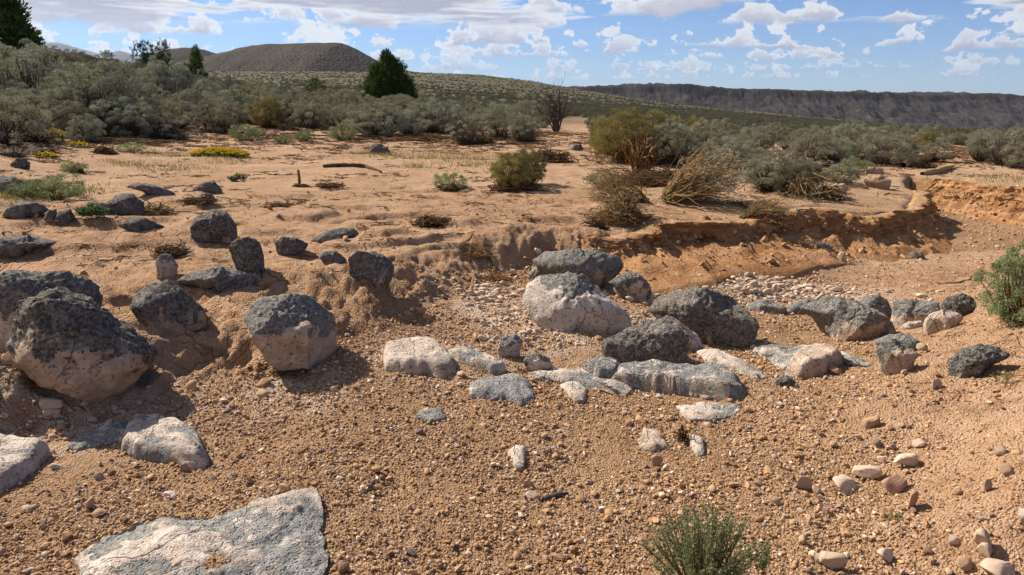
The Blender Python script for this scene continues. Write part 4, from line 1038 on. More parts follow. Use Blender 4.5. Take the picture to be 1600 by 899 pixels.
def place_shrub(kind, x, y, s, rot, label, group=None, name='sagebrush', cat='shrub', sz=1.0, z=None, tilt=(0, 0)):
    zz_ = gz(x, y) if z is None else z
    e = link(name, None, None, (x, y, zz_ - .03 * s), label, cat, group)
    e.empty_display_size = .2
    e.scale = (s, s, s * sz); e.rotation_euler = (tilt[0], tilt[1], rot)
    link('stem', kind[0], e); link('foliage', kind[1], e)
    return e
def px_shrub(kind, px, py, hpx, label, wf=1.0, **kw):
    P = hit(px, py); d = np.linalg.norm(P - np.array([0, 0, CAMZ])); hh = hpx * d / F
    h0 = max(v.co.z for v in kind[1].vertices) if False else kind[2]
    s = hh / h0
    return place_shrub(kind, P[0], P[1], s * wf, rngP.uniform(0, 6.28), label, sz=1 / wf, **kw)
SAGE = [with_h(k) for k in SAGE]; BARE = [with_h(k) for k in BARE]; RABB = [with_h(k) for k in RABB]; LOW = [with_h(k) for k in LOW]
rngP = np.random.default_rng(33)

# hand-placed shrubs (foot pixel, height in photo pixels)
hand = [
 (BIG[1], 40, 172, 84, 'big grey-green sagebrush at the left edge below the tall juniper', 1.1), (BIG[0], 165, 205, 90, 'largest sagebrush on the slope with dark bare stems showing', 1.2),
 (BIG[2], 110, 190, 66, 'brownish open sagebrush left of the largest one', 1.1), (BIG[2], 262, 172, 66, 'upright sagebrush with dark trunk right of the largest one', 1.0),
 (BIG[1], 195, 214, 50, 'pale dense sagebrush in front of the largest one', 1.15), (SAGE[4], 105, 212, 45, 'rounded pale sagebrush beside the yellow flowers', 1.1),
 (SAGE[4], 135, 222, 34, 'small sagebrush right of the yellow flowers', 1.0), (BIG[1], 345, 208, 46, 'pale sagebrush standing alone at the edge of the sand', 1.1),
 (LOW[0], 385, 219, 22, 'low yellow-green shrub at the sand edge', 1.3), (BIG[1], 400, 190, 52, 'wide sagebrush above the low yellow-green shrub', 1.2),
 (SAGE[1], 10, 225, 60, 'grey sagebrush cut by the left edge beside bare branches', 1.0), (SAGE[4], 300, 190, 44, 'sagebrush left of the lone pale one', 1.1),
 (SAGE[3], 460, 195, 50, 'dark-stemmed sagebrush above two seedlings', 1.1), (LOW[0], 534, 219, 25, 'yellow-green young shrub at the sand edge below the juniper', 1.0),
 (LOW[1], 476, 220, 16, 'tiny pale seedling shrub left of the yellow-green young shrub', 1.1), (LOW[1], 445, 224, 12, 'flat green seedling on the sand edge', 1.5),
 (BIG[0], 590, 213, 50, 'broad sagebrush directly in front of the big juniper', 1.5), (BIG[1], 680, 208, 50, 'sagebrush right of the big juniper', 1.2), (BARE[0], 640, 212, 36, 'half-dead grey shrub under the big juniper', 1.2),
 (BARE[1], 735, 226, 46, 'brown dead shrub at the end of the sage belt', 1.2), (SAGE[3], 780, 215, 50, 'dull sagebrush left of the dead tree', 1.2), (BARE[0], 822, 222, 42, 'dark half-bare shrub beside the dead tree', 1.0),
 (RABB[0], 990, 254, 80, 'largest yellow-green rabbitbrush on the bench', 1.45), (RABB[1], 945, 240, 52, 'yellow-green rabbitbrush at the left end of the bank brush', 1.0), (BIG[2], 1045, 257, 62, 'grey sagebrush touching the largest rabbitbrush', 1.0),
 (BIG[1], 1135, 264, 46, 'round grey-green sagebrush behind the dead stem fan', 1.3), (SAGE[3], 1090, 236, 40, 'brownish sagebrush behind the rabbitbrush', 1.2),
 (BIG[0], 1208, 298, 62, 'dense sagebrush on the bank rim with drooping brown stems', 1.25), (BIG[2], 1255, 302, 50, 'sagebrush leaning over the cut bank', 1.1), (SAGE[1], 1380, 256, 40, 'sagebrush on the rim behind the tan block', 1.2),
 (SAGE[4], 1312, 284, 26, 'small pale shrub in front of the grey log', 1.4), (LOW[0], 1335, 272, 24, 'small orange-green shrub on the rim', 1.1), (SAGE[0], 1300, 250, 34, 'sagebrush behind the bank rim shrubs', 1.4),
 (RABB[0], 800, 296, 56, 'dark green shrub on a pedestal of roots in the sand', 1.15), (RABB[1], 826, 290, 58, 'brown-tipped shrub joined to the dark green one on the sand', .9),
 (LOW[1], 705, 296, 26, 'small shrub with a white stick in it on open sand', 1.2), (LOW[0], 940, 290, 22, 'small green shrub left of the twisted trunks', 1.2),
 (LOW[1], 1195, 345, 26, 'dry yellowish tuft of shrub on the bank face', 1.5), (SAGE[3], 1455, 252, 30, 'dark shrub above the yellow logs', 1.3), (SAGE[2], 1530, 252, 36, 'sagebrush left of the bare black shrub', 1.1),
 (BARE[1], 1567, 258, 40, 'bare black-branched shrub on the far bench', 1.1), (SAGE[0], 1598, 262, 36, 'sagebrush cut by the right edge on the far bench', 1.2),
 (BARE[1], 60, 222, 24, 'dead grey brush left of the yellow flowers', 1.8), (BARE[0], 265, 218, 30, 'dead brown brush pile in front of the slope shrubs', 1.8), (BARE[0], 250, 205, 34, 'dark twiggy shrub behind the dead brown pile', 1.5),
 (LOW[0], 85, 310, 32, 'yellow-green weedy shrub on the left bank', 1.5), (LOW[1], 50, 305, 22, 'grassy weed tuft beside the weedy shrub at left', 1.8), (BARE[0], 20, 245, 22, 'dry fallen brush at the left edge', 2.2),
 (LOW[0], 115, 270, 16, 'small dry tuft on the upper sand', 1.2), (LOW[1], 205, 238, 14, 'small green weed behind the dark tuft', 1.6)]
taken = []
for k, px, py, hp, lab, wf in hand:
    o = px_shrub(k, px, py, hp, lab, wf, name='rabbitbrush' if k in RABB else ('dry_shrub' if k in BARE else 'sagebrush'))
    taken.append((o.location.x, o.location.y))

# the sage belt: nearest ones are things of their own, the rest one mass
n_ = 5200
cand = []
Yc = 14 * (150 / 14) ** rngP.random(n_ * 4); Xc = rngP.uniform(-1.0, 1.0, n_ * 4) * (Yc * .95 + 4)
def sage_edge(px):
    return np.interp(px, [-300, 0, 120, 300, 400, 600, 740, 830, 860, 905, 925, 1000, 1100, 1250, 1300, 1400, 1440, 1500, 1600, 1900], [215, 208, 206, 202, 203, 204, 208, 212, 196, 193, 240, 240, 248, 262, 250, 250, 236, 236, 244, 250])
def project(X, Y, Z):
    dz = Z - CAMZ
    zc = Y * CP - dz * SP
    return 800 + F * X / zc, 449.5 - F * (Y * SP + dz * CP) / zc
Zc = glook(Xc, Yc)
ppx, ppy = project(Xc, Yc, Zc)
den = np.clip(.72 + .9 * fbm(Xc / 7, Yc / 7, o=2, seed=95), .1, 1)
ok = (ppy < sage_edge(ppx)) & (rngP.random(len(Xc)) < den)
ok &= ~((np.abs(ppx - 885) < 30 + (ppy - 185) * .6) & (ppy > 185))      # the bare sandy lane by the dead tree
order = np.argsort(Yc)
acc = []; cell = {}
for i in order:
    if not ok[i]: continue
    x, y = Xc[i], Yc[i]; mn = (.92 if x < 3 else .92) + .004 * y
    key = (int(x // 1.2), int(y // 1.2)); bad = False
    for a in (-1, 0, 1):
        for b in (-1, 0, 1):
            for q in cell.get((key[0] + a, key[1] + b), ()):
                if (q[0] - x) ** 2 + (q[1] - y) ** 2 < mn * mn: bad = True; break
    if bad or any((q[0] - x) ** 2 + (q[1] - y) ** 2 < .25 for q in taken): continue
    cell.setdefault(key, []).append((x, y)); acc.append((x, y, ppx[i], ppy[i]))
print('sage', len(acc))
acc = np.array(acc)
inview = (acc[:, 2] > -60) & (acc[:, 2] < 1660)
big = np.zeros(len(acc), bool); big[np.nonzero(inview & (acc[:, 2] < 900))[0][:165]] = True; big[np.nonzero(inview & (acc[:, 2] >= 900))[0][:85]] = True
for x, y, px, py in acc[big]:
    j = rngP.random()
    left = px < 900
    k = SAGE[int(rngP.integers(5))] if j < (.80 if left else .72) else (BARE[int(rngP.integers(2))] if j < .92 else RABB[int(rngP.integers(2))])
    s = rngP.uniform(.6, 1.3) * (.95 if left else .57)
    what = 'yellow-green rabbitbrush' if k in RABB else ('half-dead twiggy grey shrub' if k in BARE else 'grey-green sagebrush')
    dd_ = math.hypot(x, y)
    if px < 190: zone, lim = ('at the sand edge', 'high on the slope'), 27; where, grp = 'below the tall corner juniper', 'shrubs below the corner juniper'
    elif px < 420: zone, lim = ('near the sand edge', 'far up'), 28; where, grp = 'on the slope below the dusty juniper', 'shrubs below the dusty juniper'
    elif px < 640: zone, lim = ('in the front row', 'behind the front row'), 30; where, grp = 'around the big juniper', 'shrubs around the big juniper'
    elif px < 900: zone, lim = ('in the front row', 'behind the front row'), 30; where, grp = 'between the big juniper and the dead tree', 'shrubs by the dead tree'
    elif px < 1230: zone, lim = ('close', 'farther off'), 20; where, grp = 'behind the largest rabbitbrush and the stem fan', 'shrubs behind the stem fan'
    else: zone, lim = ('close', 'farther off'), 20; where, grp = 'behind the bank rim and the yellow logs', 'shrubs behind the bank rim'
    lab = what + ' ' + zone[int(dd_ > lim)] + ' ' + where
    grp = grp + ', ' + zone[int(dd_ > lim)]
    place_shrub(k, x, y, s, rngP.uniform(0, 6.28), lab, grp, sz=rngP.uniform(.8, 1.1), name='rabbitbrush' if k in RABB else ('dry_shrub' if k in BARE else 'sagebrush'))
# the rest of the scrub out over the plain, one mass
scol = bpy.data.collections.new('scrub_kinds')
for i in range(4):
    sv, lv = shrub_parts(600 + i, rx=.6, ry=.58, h=.72, tufts=20, per=55, rt=.16, leaf=.09, lw=.04, extra=8, stem_r=.02)
    scol.objects.link(bpy.data.objects.new('scrub_bush', joined(sv, lv, twigm, scrubm, 'scrub_bush')))
rest = acc[~big]
Yf = np.exp(rngP.uniform(math.log(70), math.log(430), 60000)); Xf = rngP.uniform(-.9, .9, len(Yf)) * Yf
Yf = 70 + (430 - 70) * rngP.random(len(Yf)) ** 1.35; Xf = rngP.uniform(-.88, .88, len(Yf)) * Yf
kp = rngP.random(len(Yf)) < np.clip(.30 + 1.1 * fbm(Xf / 30, Yf / 12, o=3, seed=97), .02, 1)
Xf, Yf = Xf[kp], Yf[kp]
Xa = np.r_[rest[:, 0], Xf]; Ya = np.r_[rest[:, 1], Yf]
Za = glook(Xa, Ya)
sa = rngP.uniform(.6, 1.25, len(Xa)) * np.where(Ya > 70, .62, np.where(Xa > .06 * Ya, .55, .9))
print('scrub', len(Xa))
scatter_instances('sagebrush_scrub', np.stack([Xa, Ya, Za - .05], -1), np.stack([sa * 1.1, sa * 1.1, sa * .9], -1), np.stack([0 * Xa, 0 * Xa, rngP.uniform(0, 6.28, len(Xa))], -1), rngP.random(len(Xa)), scol)

# ------------------------------------------------------------------ junipers
def juniper(label, px, py, hpx, wpx, Yd, leafm, seed, lobes, dens=1.0, trunk=True):
    P = at_y(px, py, Yd); k = Yd / F / CP
    H, W = hpx * k, wpx * k
    zb = gz(P[0], Yd)
    top = at_y(px, py - hpx, Yd)[2]; H = top - zb
    rng = np.random.default_rng(seed)
    e = link('juniper_tree', None, None, (P[0], Yd, zb), label, 'tree', 'junipers on the sage slope')
    Cs, Ds = [], []; trunks = []
    for (lx, lz, rx, rz, n) in lobes:          # lobe centre and radii in units of width / height
        n = int(n * dens)
        c = np.array([lx * W, rng.uniform(-.12, .12) * W, lz * H])
        d = rng.normal(size=(n, 3)); d /= np.linalg.norm(d, axis=1, keepdims=True)
        r = rng.uniform(.45, 1.0, (n, 1)) ** .5
        lum = (1 + .35 * fbm(d[:, 0] * 2.4 + seed, d[:, 1] * 2.4, d[:, 2] * 2.4 + lx * 9, o=2, seed=seed))[:, None]
        q = c + d * r * lum * [rx * W, rx * W * .85, rz * H]
        q[:, 2] += .10 * rz * H * rng.random(n)
        Cs.append(q); Ds.append(d * .6 + [0, 0, .9]); trunks.append(c)
    C = np.vstack(Cs); D = np.vstack(Ds)
    m_ = C[:, 2] > .02 * H; C, D = C[m_], D[m_]
    per = 7; n = len(C)
    CC = np.repeat(C, per, 0) + rng.normal(0, .018 * H, (n * per, 3)); DD = np.repeat(D, per, 0) + rng.normal(0, .45, (n * per, 3))
    lv = leaves(CC, DD, .055 * H * rng.uniform(.5, 1.3, n * per), .020 * H, rng, np.clip(np.repeat(rng.normal(.45, .25, n), per) + rng.normal(0, .15, n * per), 0, 1), np.repeat(D - [0, 0, .7], per, 0))
    link('crown', mesh('crown', lv[0], lv[1], leafm, False, dict(shade=lv[2])), e)
    T = np.array(trunks); b = np.zeros_like(T) + rng.normal(0, .02 * W, T.shape) * [1, 1, 0]
    Pp = bez(b, T * [.3, .3, .55], T, 7); R = np.linspace(.028, .006, 7)[None] * H * rng.uniform(.7, 1.1, (len(T), 1))
    tv = tubes(Pp, R, 7)
    link('trunk', mesh('trunk', tv[0], tv[1], snagm), e)
    return e
cone = [(0, .22, .46, .22, 520), (-.05, .42, .40, .22, 480), (.08, .45, .40, .22, 420), (0, .62, .30, .20, 360), (.05, .78, .19, .17, 220), (0, .92, .09, .12, 90), (-.28, .30, .22, .22, 200), (.30, .32, .22, .2, 200), (.46, .12, .14, .16, 120), (-.2, .62, .14, .2, 120), (.22, .62, .15, .18, 120)]
juniper('big dark green juniper standing above the sage in the middle distance', 608, 168, 83, 76, 55, junim, 701, cone)
juniper('tall juniper cut by the top left corner', 5, 75, 150, 74, 42, junim, 702, [(0, .2, .5, .2, 420), (.1, .35, .48, .2, 420), (-.1, .5, .45, .2, 420), (.12, .62, .34, .16, 300), (-.2, .78, .35, .2, 300), (.4, .14, .25, .14, 200), (.6, .05, .2, .1, 120), (-.3, .95, .3, .2, 200)], .9)
juniper('loose dusty juniper with several tops on the left skyline', 240, 106, 44, 58, 62, juniom, 703, [(-.3, .55, .2, .35, 160), (-.12, .65, .16, .32, 140), (.1, .5, .2, .3, 140), (.3, .55, .17, .38, 140), (0, .3, .4, .25, 160), (.45, .2, .15, .25, 90), (.38, .8, .08, .2, 40)], .8)
juniper('narrow bright green juniper below the twin hills', 306, 120, 45, 34, 66, junim, 704, [(.08, .35, .28, .3, 220), (.1, .62, .24, .26, 220), (.12, .85, .14, .2, 110), (-.28, .3, .2, .25, 140), (.38, .12, .18, .14, 110)], .8)
juniper('small round juniper left of the big one', 496, 145, 24, 38, 75, junim, 705, [(0, .5, .35, .42, 240), (-.25, .35, .22, .32, 140), (.28, .35, .22, .28, 140), (-.1, .75, .2, .28, 120)], .8)
juniper('tiny dark juniper seedling between the two green junipers', 557, 150, 10, 10, 72, junim, 706, [(0, .5, .45, .5, 120)], .6)
juniper('far speck of juniper on the long hill flank', 697, 132, 8, 10, 300, junim, 707, [(0, .5, .5, .5, 80), (.6, .4, .4, .4, 60)], .6)
juniper('lone dark bush on the plain right of the dead tree', 932, 162, 6, 8, 200, junim, 708, [(0, .5, .5, .5, 80)], .6)

# dead tree
def snag(label, px, py, hpx, seed):
    P = hit(px, py); d = np.linalg.norm(P - np.array([0, 0, CAMZ])); H = hpx * d / F
    rng = np.random.default_rng(seed)
    e = link('dead_tree', None, None, P, label, 'dead tree')
    trunk, br = [], []
    def grow(p, dr, L, r, dep, store):
        k = 6; pts = [p]; q = p.copy(); dd = dr / np.linalg.norm(dr)
        for i in range(k - 1):
            dd = dd + rng.normal(0, .13, 3) + np.array([0, 0, .05]); dd /= np.linalg.norm(dd); q = q + dd * L / (k - 1); pts.append(q.copy())
        store.append((np.array(pts), np.linspace(r, r * (.45 if dep else .25), k)))
        if dep <= 0: return
        for i in range(5 if dep > 1 else 4):
            f = rng.integers(1, k); sp = rng.normal(0, .75, 3); sp[2] = abs(sp[2]) * .6 + .1
            grow(pts[f], dd * .6 + sp, L * rng.uniform(.35, .62), r * .42 * (1.1 - .08 * f), dep - 1, br)
    for (dx, L, r) in ((.02, .50, .045), (.10, .80, .026), (-.10, .70, .022), (.16, .60, .018), (-.2, .5, .016)):
        grow(np.array([dx * .25 * H, 0, .0]), np.array([dx * .75, rng.normal(0, .08), 1.0]), L * H, r * H, 3, trunk)
    for a in np.r_[np.linspace(0, 6.28, 7)[:-1], 2.6, 3.1, 3.5, 3.0]:
        grow(np.array([0, 0, rng.uniform(.22, .5) * H]), np.array([math.cos(a), math.sin(a), rng.uniform(-.05, .5)]), rng.uniform(.26, .46) * H, .012 * H, 2, br)
    for nm, st, sides in (('trunk', trunk, 7), ('branch', br, 4)):
        v, q = tubes(np.array([s_[0] for s_ in st]), np.array([s_[1] for s_ in st]), sides)
        link(nm, mesh(nm, v, q, snagm), e)
snag('bare dead tree with many thin grey branches beside the sandy lane', 869, 206, 80, 811)

# ------------------------------------------------------------------ dead brush, roots, driftwood
def brush(label, px, py, wpx, direction, length, spread, n=170, mat=brownm, curve=.25, seed=0, green=0, name='uprooted_brush', cat='dead brush', r=.005, lift=.0):
    """a fan of stems from one root: direction is a world vector, length in photo pixels"""
    P = hit(px, py); k = np.linalg.norm(P - np.array([0, 0, CAMZ])) / F
    rng = np.random.default_rng(seed)
    L = length * k
    D = np.array(direction, float); D /= np.linalg.norm(D)
    d = D + rng.normal(0, spread, (n, 3)); d /= np.linalg.norm(d, axis=1, keepdims=True)
    ln = L * rng.uniform(.45, 1.05, (n, 1))
    a = rng.normal(0, .012 + wpx * k * .08, (n, 3)) * [1, 1, .5]
    c = a + d * ln; b = a + (d * .55 + D * .15) * ln + rng.normal(0, .20, (n, 3)) * ln + np.array([0, 0, curve]) * ln * .5
    Pp = bez(a, b, c, 7) + rng.normal(0, .026, (n, 7, 3)) * L
    zmin = glook(P[0] + Pp[..., 0].ravel(), P[1] + Pp[..., 1].ravel()).reshape(n, 7) - P[2] - lift
    Pp[..., 2] = np.maximum(Pp[..., 2], zmin + .004)
    R = np.linspace(1, .3, 7)[None] * r * rng.uniform(.5, 1.9, (n, 1)) * (k / .008)
    v, q = tubes(Pp, R, 4)
    e = link(name, None, None, P + np.array([0, 0, lift]), label, cat)
    link('stem', mesh('stem', v, q, mat), e)
    if green:
        C = Pp[:, -1][rng.integers(0, n, green)] + rng.normal(0, .02, (green, 3)); lv = leaves(C, rng.normal(0, .6, (green, 3)) + D, .05 * k / .008, .014 * k / .008, rng)
        link('foliage', mesh('foliage', lv[0], lv[1], sagem, False, dict(shade=lv[2])), e)
    return e
brush('big fan of brown dead stems swept to the right over the bank', 1040, 312, 10, (.9, -.15, .42), 112, .26, 360, mat=strawm, seed=901, green=1100)
brush('uprooted brush with stems fanning down the bank toward the sand', 985, 330, 14, (-.30, -.55, .10), 84, .32, 360, mat=strawm, seed=902, green=300)
brush('stems of uprooted brush lying left along the bank rim', 1005, 315, 14, (-.9, -.3, .28), 95, .26, 280, mat=strawm, seed=903)
brush('twisted brown trunks standing below the largest rabbitbrush', 1000, 272, 34, (.1, -.1, 1), 58, .32, 70, mat=brownm, seed=904, r=.016)
brush('brown drooping stems under the bank rim sagebrush', 1225, 300, 30, (.2, -.7, -.05), 85, .38, 300, mat=strawm, seed=905, green=120)
brush('dead brown stems hanging over the shaded bank', 1265, 305, 20, (.5, -.7, -.2), 60, .34, 200, seed=906)
brush('dry root fan on the orange bank face', 1165, 345, 16, (.7, -.5, .15), 70, .34, 200, seed=907, green=80)
brush('dark mat of roots left of the uprooted brush', 945, 358, 20, (-.6, -.3, .1), 40, .35, 120, mat=rootm, seed=908)
brush('bare grey dead branches reaching in at the left edge', 5, 215, 10, (.8, -.2, .35), 70, .25, 60, mat=twigm, seed=909, r=.008)
def tangle(label, px, py, wpx, hpx, n=140, mat=rootm, seed=0, name='root_tangle', r=.0045, stretch=1.0):
    P = hit(px, py); k = np.linalg.norm(P - np.array([0, 0, CAMZ])) / F
    rng = np.random.default_rng(seed); W, H = wpx * k * .5, hpx * k
    a = rng.normal(0, .5, (n, 3)) * [W, W * .7, H * .5]; a[:, 2] = np.abs(a[:, 2])
    c = rng.normal(0, .5, (n, 3)) * [W, W * .7, H * .5]; c[:, 2] = np.abs(c[:, 2])
    b = (a + c) * .5 + rng.normal(0, .55, (n, 3)) * [W, W * .7, H * .8]
    Pp = bez(a, b, c, 8)
    zmin = glook(P[0] + Pp[..., 0].ravel(), P[1] + Pp[..., 1].ravel()).reshape(n, 8) - P[2]
    Pp[..., 2] = np.maximum(Pp[..., 2], zmin + .002)
    R = np.linspace(1, .35, 8)[None] * r * rng.uniform(.5, 1.8, (n, 1)) * (k / .008)
    v, q = tubes(Pp, R, 4)
    return link(name, mesh(name, v, q, mat), None, P, label, 'roots')
for a in [('brown root tangle beside the mottled grey stone', 268, 398, 50, 20, 200, rootm), ('spiky brown root clump right of the three-humped ledge', 245, 338, 42, 24, 160, brownm), ('brown root clump above the upright dark boulder', 312, 318, 46, 14, 150, rootm),
          ('matted roots at the crest of the sandy mound', 672, 350, 50, 20, 220, rootm), ('dark brown root pile behind the pedestal shrub', 858, 252, 66, 24, 260, rootm), ('brown root pile right of the big juniper belt', 745, 224, 60, 22, 200, rootm),
          ('flat brown root mat in line with the broken stick', 515, 292, 40, 10, 120, rootm), ('root litter above the small scarp at left centre', 437, 323, 44, 8, 110, rootm), ('dark litter at the foot of the standing stick', 470, 292, 22, 6, 60, rootm),
          ('small dark tuft of roots on the upper sand', 118, 268, 24, 14, 90, rootm), ('dark clump of roots at the sage edge', 165, 240, 28, 16, 110, rootm), ('dark hollow root clump among left weeds', 70, 243, 28, 12, 110, rootm),
          ('tangle of thin roots on the right flank of the mound', 745, 400, 60, 12, 110, brownm), ('dangling yellow roots beside the white rubble', 775, 440, 40, 18, 90, brownm), ('root mass under the pedestal shrub', 800, 298, 74, 16, 240, rootm),
          ('brown stems under the small shrub on open sand', 705, 297, 44, 14, 120, rootm), ('black roots sticking out of the centre gravel', 1066, 690, 18, 34, 70, rootm), ('dark tangle of roots and stems behind the big stem fan', 1035, 288, 130, 34, 420, rootm), ('root-bound earth at the foot of the uprooted brush', 970, 345, 90, 22, 260, brownm), ('dry litter on the shaded bank ledge', 1090, 375, 60, 10, 120, rootm),
          ('dead litter strewn along the sage edge at left', 190, 225, 110, 10, 220, rootm), ('dead litter strewn before the juniper belt', 640, 218, 120, 8, 200, rootm), ('dark root ledge left of the yellow logs', 1440, 262, 30, 10, 90, rootm),
          ('rootlets under the blocky boulder', 450, 582, 80, 5, 40, brownm), ('rootlets along the shaded foot of the huge boulder', 60, 600, 90, 6, 40, brownm)]:
    tangle(*a, seed=1000 + a[1])
def stick(label, pts, rpx, mat=rootm, name='driftwood', cat='driftwood', up=None, sides=7):
    Ps = np.array([hit(x, y) for x, y in pts]); k = np.linalg.norm(Ps[0] - np.array([0, 0, CAMZ])) / F
    if up is not None: Ps[:, 2] += np.array(up) * k
    t_ = np.linspace(0, len(Ps) - 1, 4 * len(Ps)); I = np.stack([np.interp(t_, np.arange(len(Ps)), Ps[:, j]) for j in range(3)], -1)
    rng = np.random.default_rng(int(pts[0][0])); I += rng.normal(0, .12 * rpx * k, I.shape); I[:, 2] += rpx * k * .5
    R = np.interp(np.linspace(0, 1, len(I)), [0, .15, .6, 1], [.6, 1, .8, .35]) * rpx * k * (1 + rng.normal(0, .08, len(I)))
    v, q = tubes(I[None], R[None], sides)
    o = Ps[0].copy()
    return link(name, mesh(name, v - o, q, mat), None, o, label, cat)
stick('long brown driftwood log lying on the open sand', [(505, 262), (540, 261), (570, 262), (596, 270)], 4)
P0 = hit(468, 290); k0 = np.linalg.norm(P0 - np.array([0, 0, CAMZ])) / F
v, q = tubes(np.array([[[0, 0, -.03], [.004, 0, .1], [-.003, 0, 22 * k0], [0, 0, 23 * k0]]]), np.array([[.022, .021, .020, .012]]), 7)
link('broken_stick', mesh('broken_stick', v, q, brownm), None, P0, 'short broken stick standing upright in the sand', 'stick')
stick('thick yellow weathered log on the far bench', [(1412, 262), (1435, 254), (1460, 252), (1492, 254)], 8, logm, 'log', 'log', (0, 3, 5, 3), 9)
stick('shorter yellow log below the thick one', [(1440, 274), (1460, 272), (1478, 266), (1490, 262)], 5, logm, 'log', 'log', None, 9)
stick('grey log lying behind the rim shrubs', [(1272, 258), (1285, 262), (1305, 258)], 5, snagm, 'log', 'log')
stick('dark chip of driftwood on the centre gravel', [(848, 783), (862, 779), (888, 773)], 6, snagm)
stick('curved dark twig line in the upper wash', [(1465, 444), (1495, 443), (1515, 438), (1518, 432)], 1.6, rootm)
stick('twig lying left of the blocky boulder top', [(30, 430), (80, 428), (140, 434), (148, 448)], 2.2, brownm)
stick('thin brown root along the right mound flank', [(735, 385), (765, 405), (775, 425), (800, 440)], 2.0, brownm)
stick('pale root curl at the pink and grey block', [(1431, 568), (1434, 580), (1446, 590)], 1.6, logm)
stick('white stick poking from the small sand shrub', [(700, 290), (704, 285)], 2.5, logm, up=(0, 12))
stick('dead branch at the left edge of the slope', [(0, 205), (25, 214), (45, 224)], 4, snagm)
stick('weathered branch among slope litter', [(275, 205), (290, 214), (300, 222)], 3, snagm)

# ------------------------------------------------------------------ foreground sage, right bush, small plants
def sprig(label, px, py, hpx, wpx, n, seed, leafL=.012, leafW=.004, per=70, leafm=youngm, lean=.25, name='sagebrush', low=.30):
    P = hit(px, py); k = np.linalg.norm(P - np.array([0, 0, CAMZ])) / F
    rng = np.random.default_rng(seed); H = hpx * k; W = wpx * k * .5
    th = rng.uniform(0, 6.28, n); rr = np.sqrt(rng.random(n))
    tip = np.stack([np.cos(th) * rr * W, np.sin(th) * rr * W * .8, H * (1 - .45 * rr ** 2) * rng.uniform(.7, 1.03, n)], -1)
    a = tip * [.25, .25, 0] + rng.normal(0, .01, (n, 3)) * [1, 1, 0]
    b = tip * [.55, .55, .45] + rng.normal(0, .01, (n, 3))
    Pp = bez(a, b, tip, 9)
    v, q = tubes(Pp, np.linspace(.0030, .0010, 9)[None] * rng.uniform(.7, 1.5, (n, 1)) * H / .35, 4)
    e = link(name, None, None, P, label, 'shrub')
    link('stem', mesh('stem', v, q, brownm), e)
    f = rng.uniform(low, 1.0, (n, per)) ** .85 * 8; i0 = np.clip(f.astype(int), 0, 7); fr = (f - i0)[..., None]
    ii = np.arange(n)[:, None]
    C = Pp[ii, i0] * (1 - fr) + Pp[ii, i0 + 1] * fr; T = Pp[ii, i0 + 1] - Pp[ii, i0]; T /= np.linalg.norm(T, axis=2, keepdims=True)
    D = T * .8 + rng.normal(0, .55, C.shape)
    m = n * per
    tw = rng.normal(0, .006, C.shape) * (H / .35)
    lv = leaves((C + tw).reshape(-1, 3), D.reshape(-1, 3), leafL * rng.uniform(.6, 1.4, m), leafW * rng.uniform(.7, 1.4, m), rng)
    link('foliage', mesh('foliage', lv[0], lv[1], leafm, False, dict(shade=lv[2])), e)
    return e
sprig('fresh green sage sprig at the bottom edge of the wash', 1098, 925, 140, 185, 80, 951, leafL=.014, leafW=.0045, per=110)
sprig('thin sage shoot right of the foreground sprig', 1193, 905, 62, 22, 7, 952, per=70)
GREEN = with_h(shrub_meshes(570, youngm, brownm, rx=.60, ry=.5, h=.85, tufts=95, per=200, rt=.085, leaf=.034, lw=.011, bare=.1, extra=50))
px_shrub(GREEN, 1600, 500, 98, 'dense green bush on the sand bar at the right edge', .95)
sprig('green leafy plant at the foot of the three-humped ledge', 146, 342, 20, 38, 40, 954, leafL=.05, leafW=.02, per=14, leafm=greenm, name='leafy_plant')
sprig('small blue-green plant on the open sand', 372, 285, 12, 24, 26, 955, leafL=.05, leafW=.02, per=12, leafm=greenm, name='leafy_plant')
sprig('tiny reddish seedling on the sand bar', 1392, 812, 14, 26, 12, 956, leafL=.010, leafW=.003, per=16, leafm=youngm, name='seedling')
sprig('small dry tuft on the sand bar below the lava block', 1566, 600, 20, 30, 14, 957, leafL=.02, leafW=.004, per=12, leafm=grassm, name='dry_tuft')
def flowers(label, px, py, wpx, hpx, n, seed, dep=.7):
    P = hit(px, py); k = np.linalg.norm(P - np.array([0, 0, CAMZ])) / F
    rng = np.random.default_rng(seed); W = wpx * k * .5; H = hpx * k
    th = rng.uniform(0, 6.28, n); rr = np.sqrt(rng.random(n))
    T = np.stack([np.cos(th) * rr * W, np.sin(th) * rr * W * dep, H * (1 - .5 * rr ** 2) * rng.uniform(.75, 1.1, n)], -1)
    T[:, 2] += glook(P[0] + T[:, 0], P[1] + T[:, 1]) - P[2]
    e = link('yellow_flowers', None, None, P, label, 'flowers')
    B = T.copy(); B[:, 2] = glook(P[0] + T[:, 0], P[1] + T[:, 1]) - P[2]; B[:, :2] *= .92
    v, q = tubes(bez(B, (B + T) * .5, T, 3), np.full((n, 3), .003), 3)
    link('stem', mesh('stem', v, q, greenm, attrs=dict(shade=np.full(len(v), .4))), e)
    c = np.repeat(T, 6, 0); lv = leaves(c, rng.normal(0, 1, c.shape) * [1, 1, .4] + [0, 0, .2], .035, .022, rng)
    link('blossom', mesh('blossom', lv[0], lv[1], flowm, False, dict(shade=lv[2])), e)
    cg = np.repeat(B + (T - B) * .45, 4, 0); lv = leaves(cg, rng.normal(0, 1, cg.shape) + [0, 0, .6], .05, .012, rng)
    link('foliage', mesh('foliage', lv[0], lv[1], greenm, False, dict(shade=lv[2])), e)
flowers('low mat of bright yellow flowers on the sand', 344, 244, 84, 11, 420, 961)
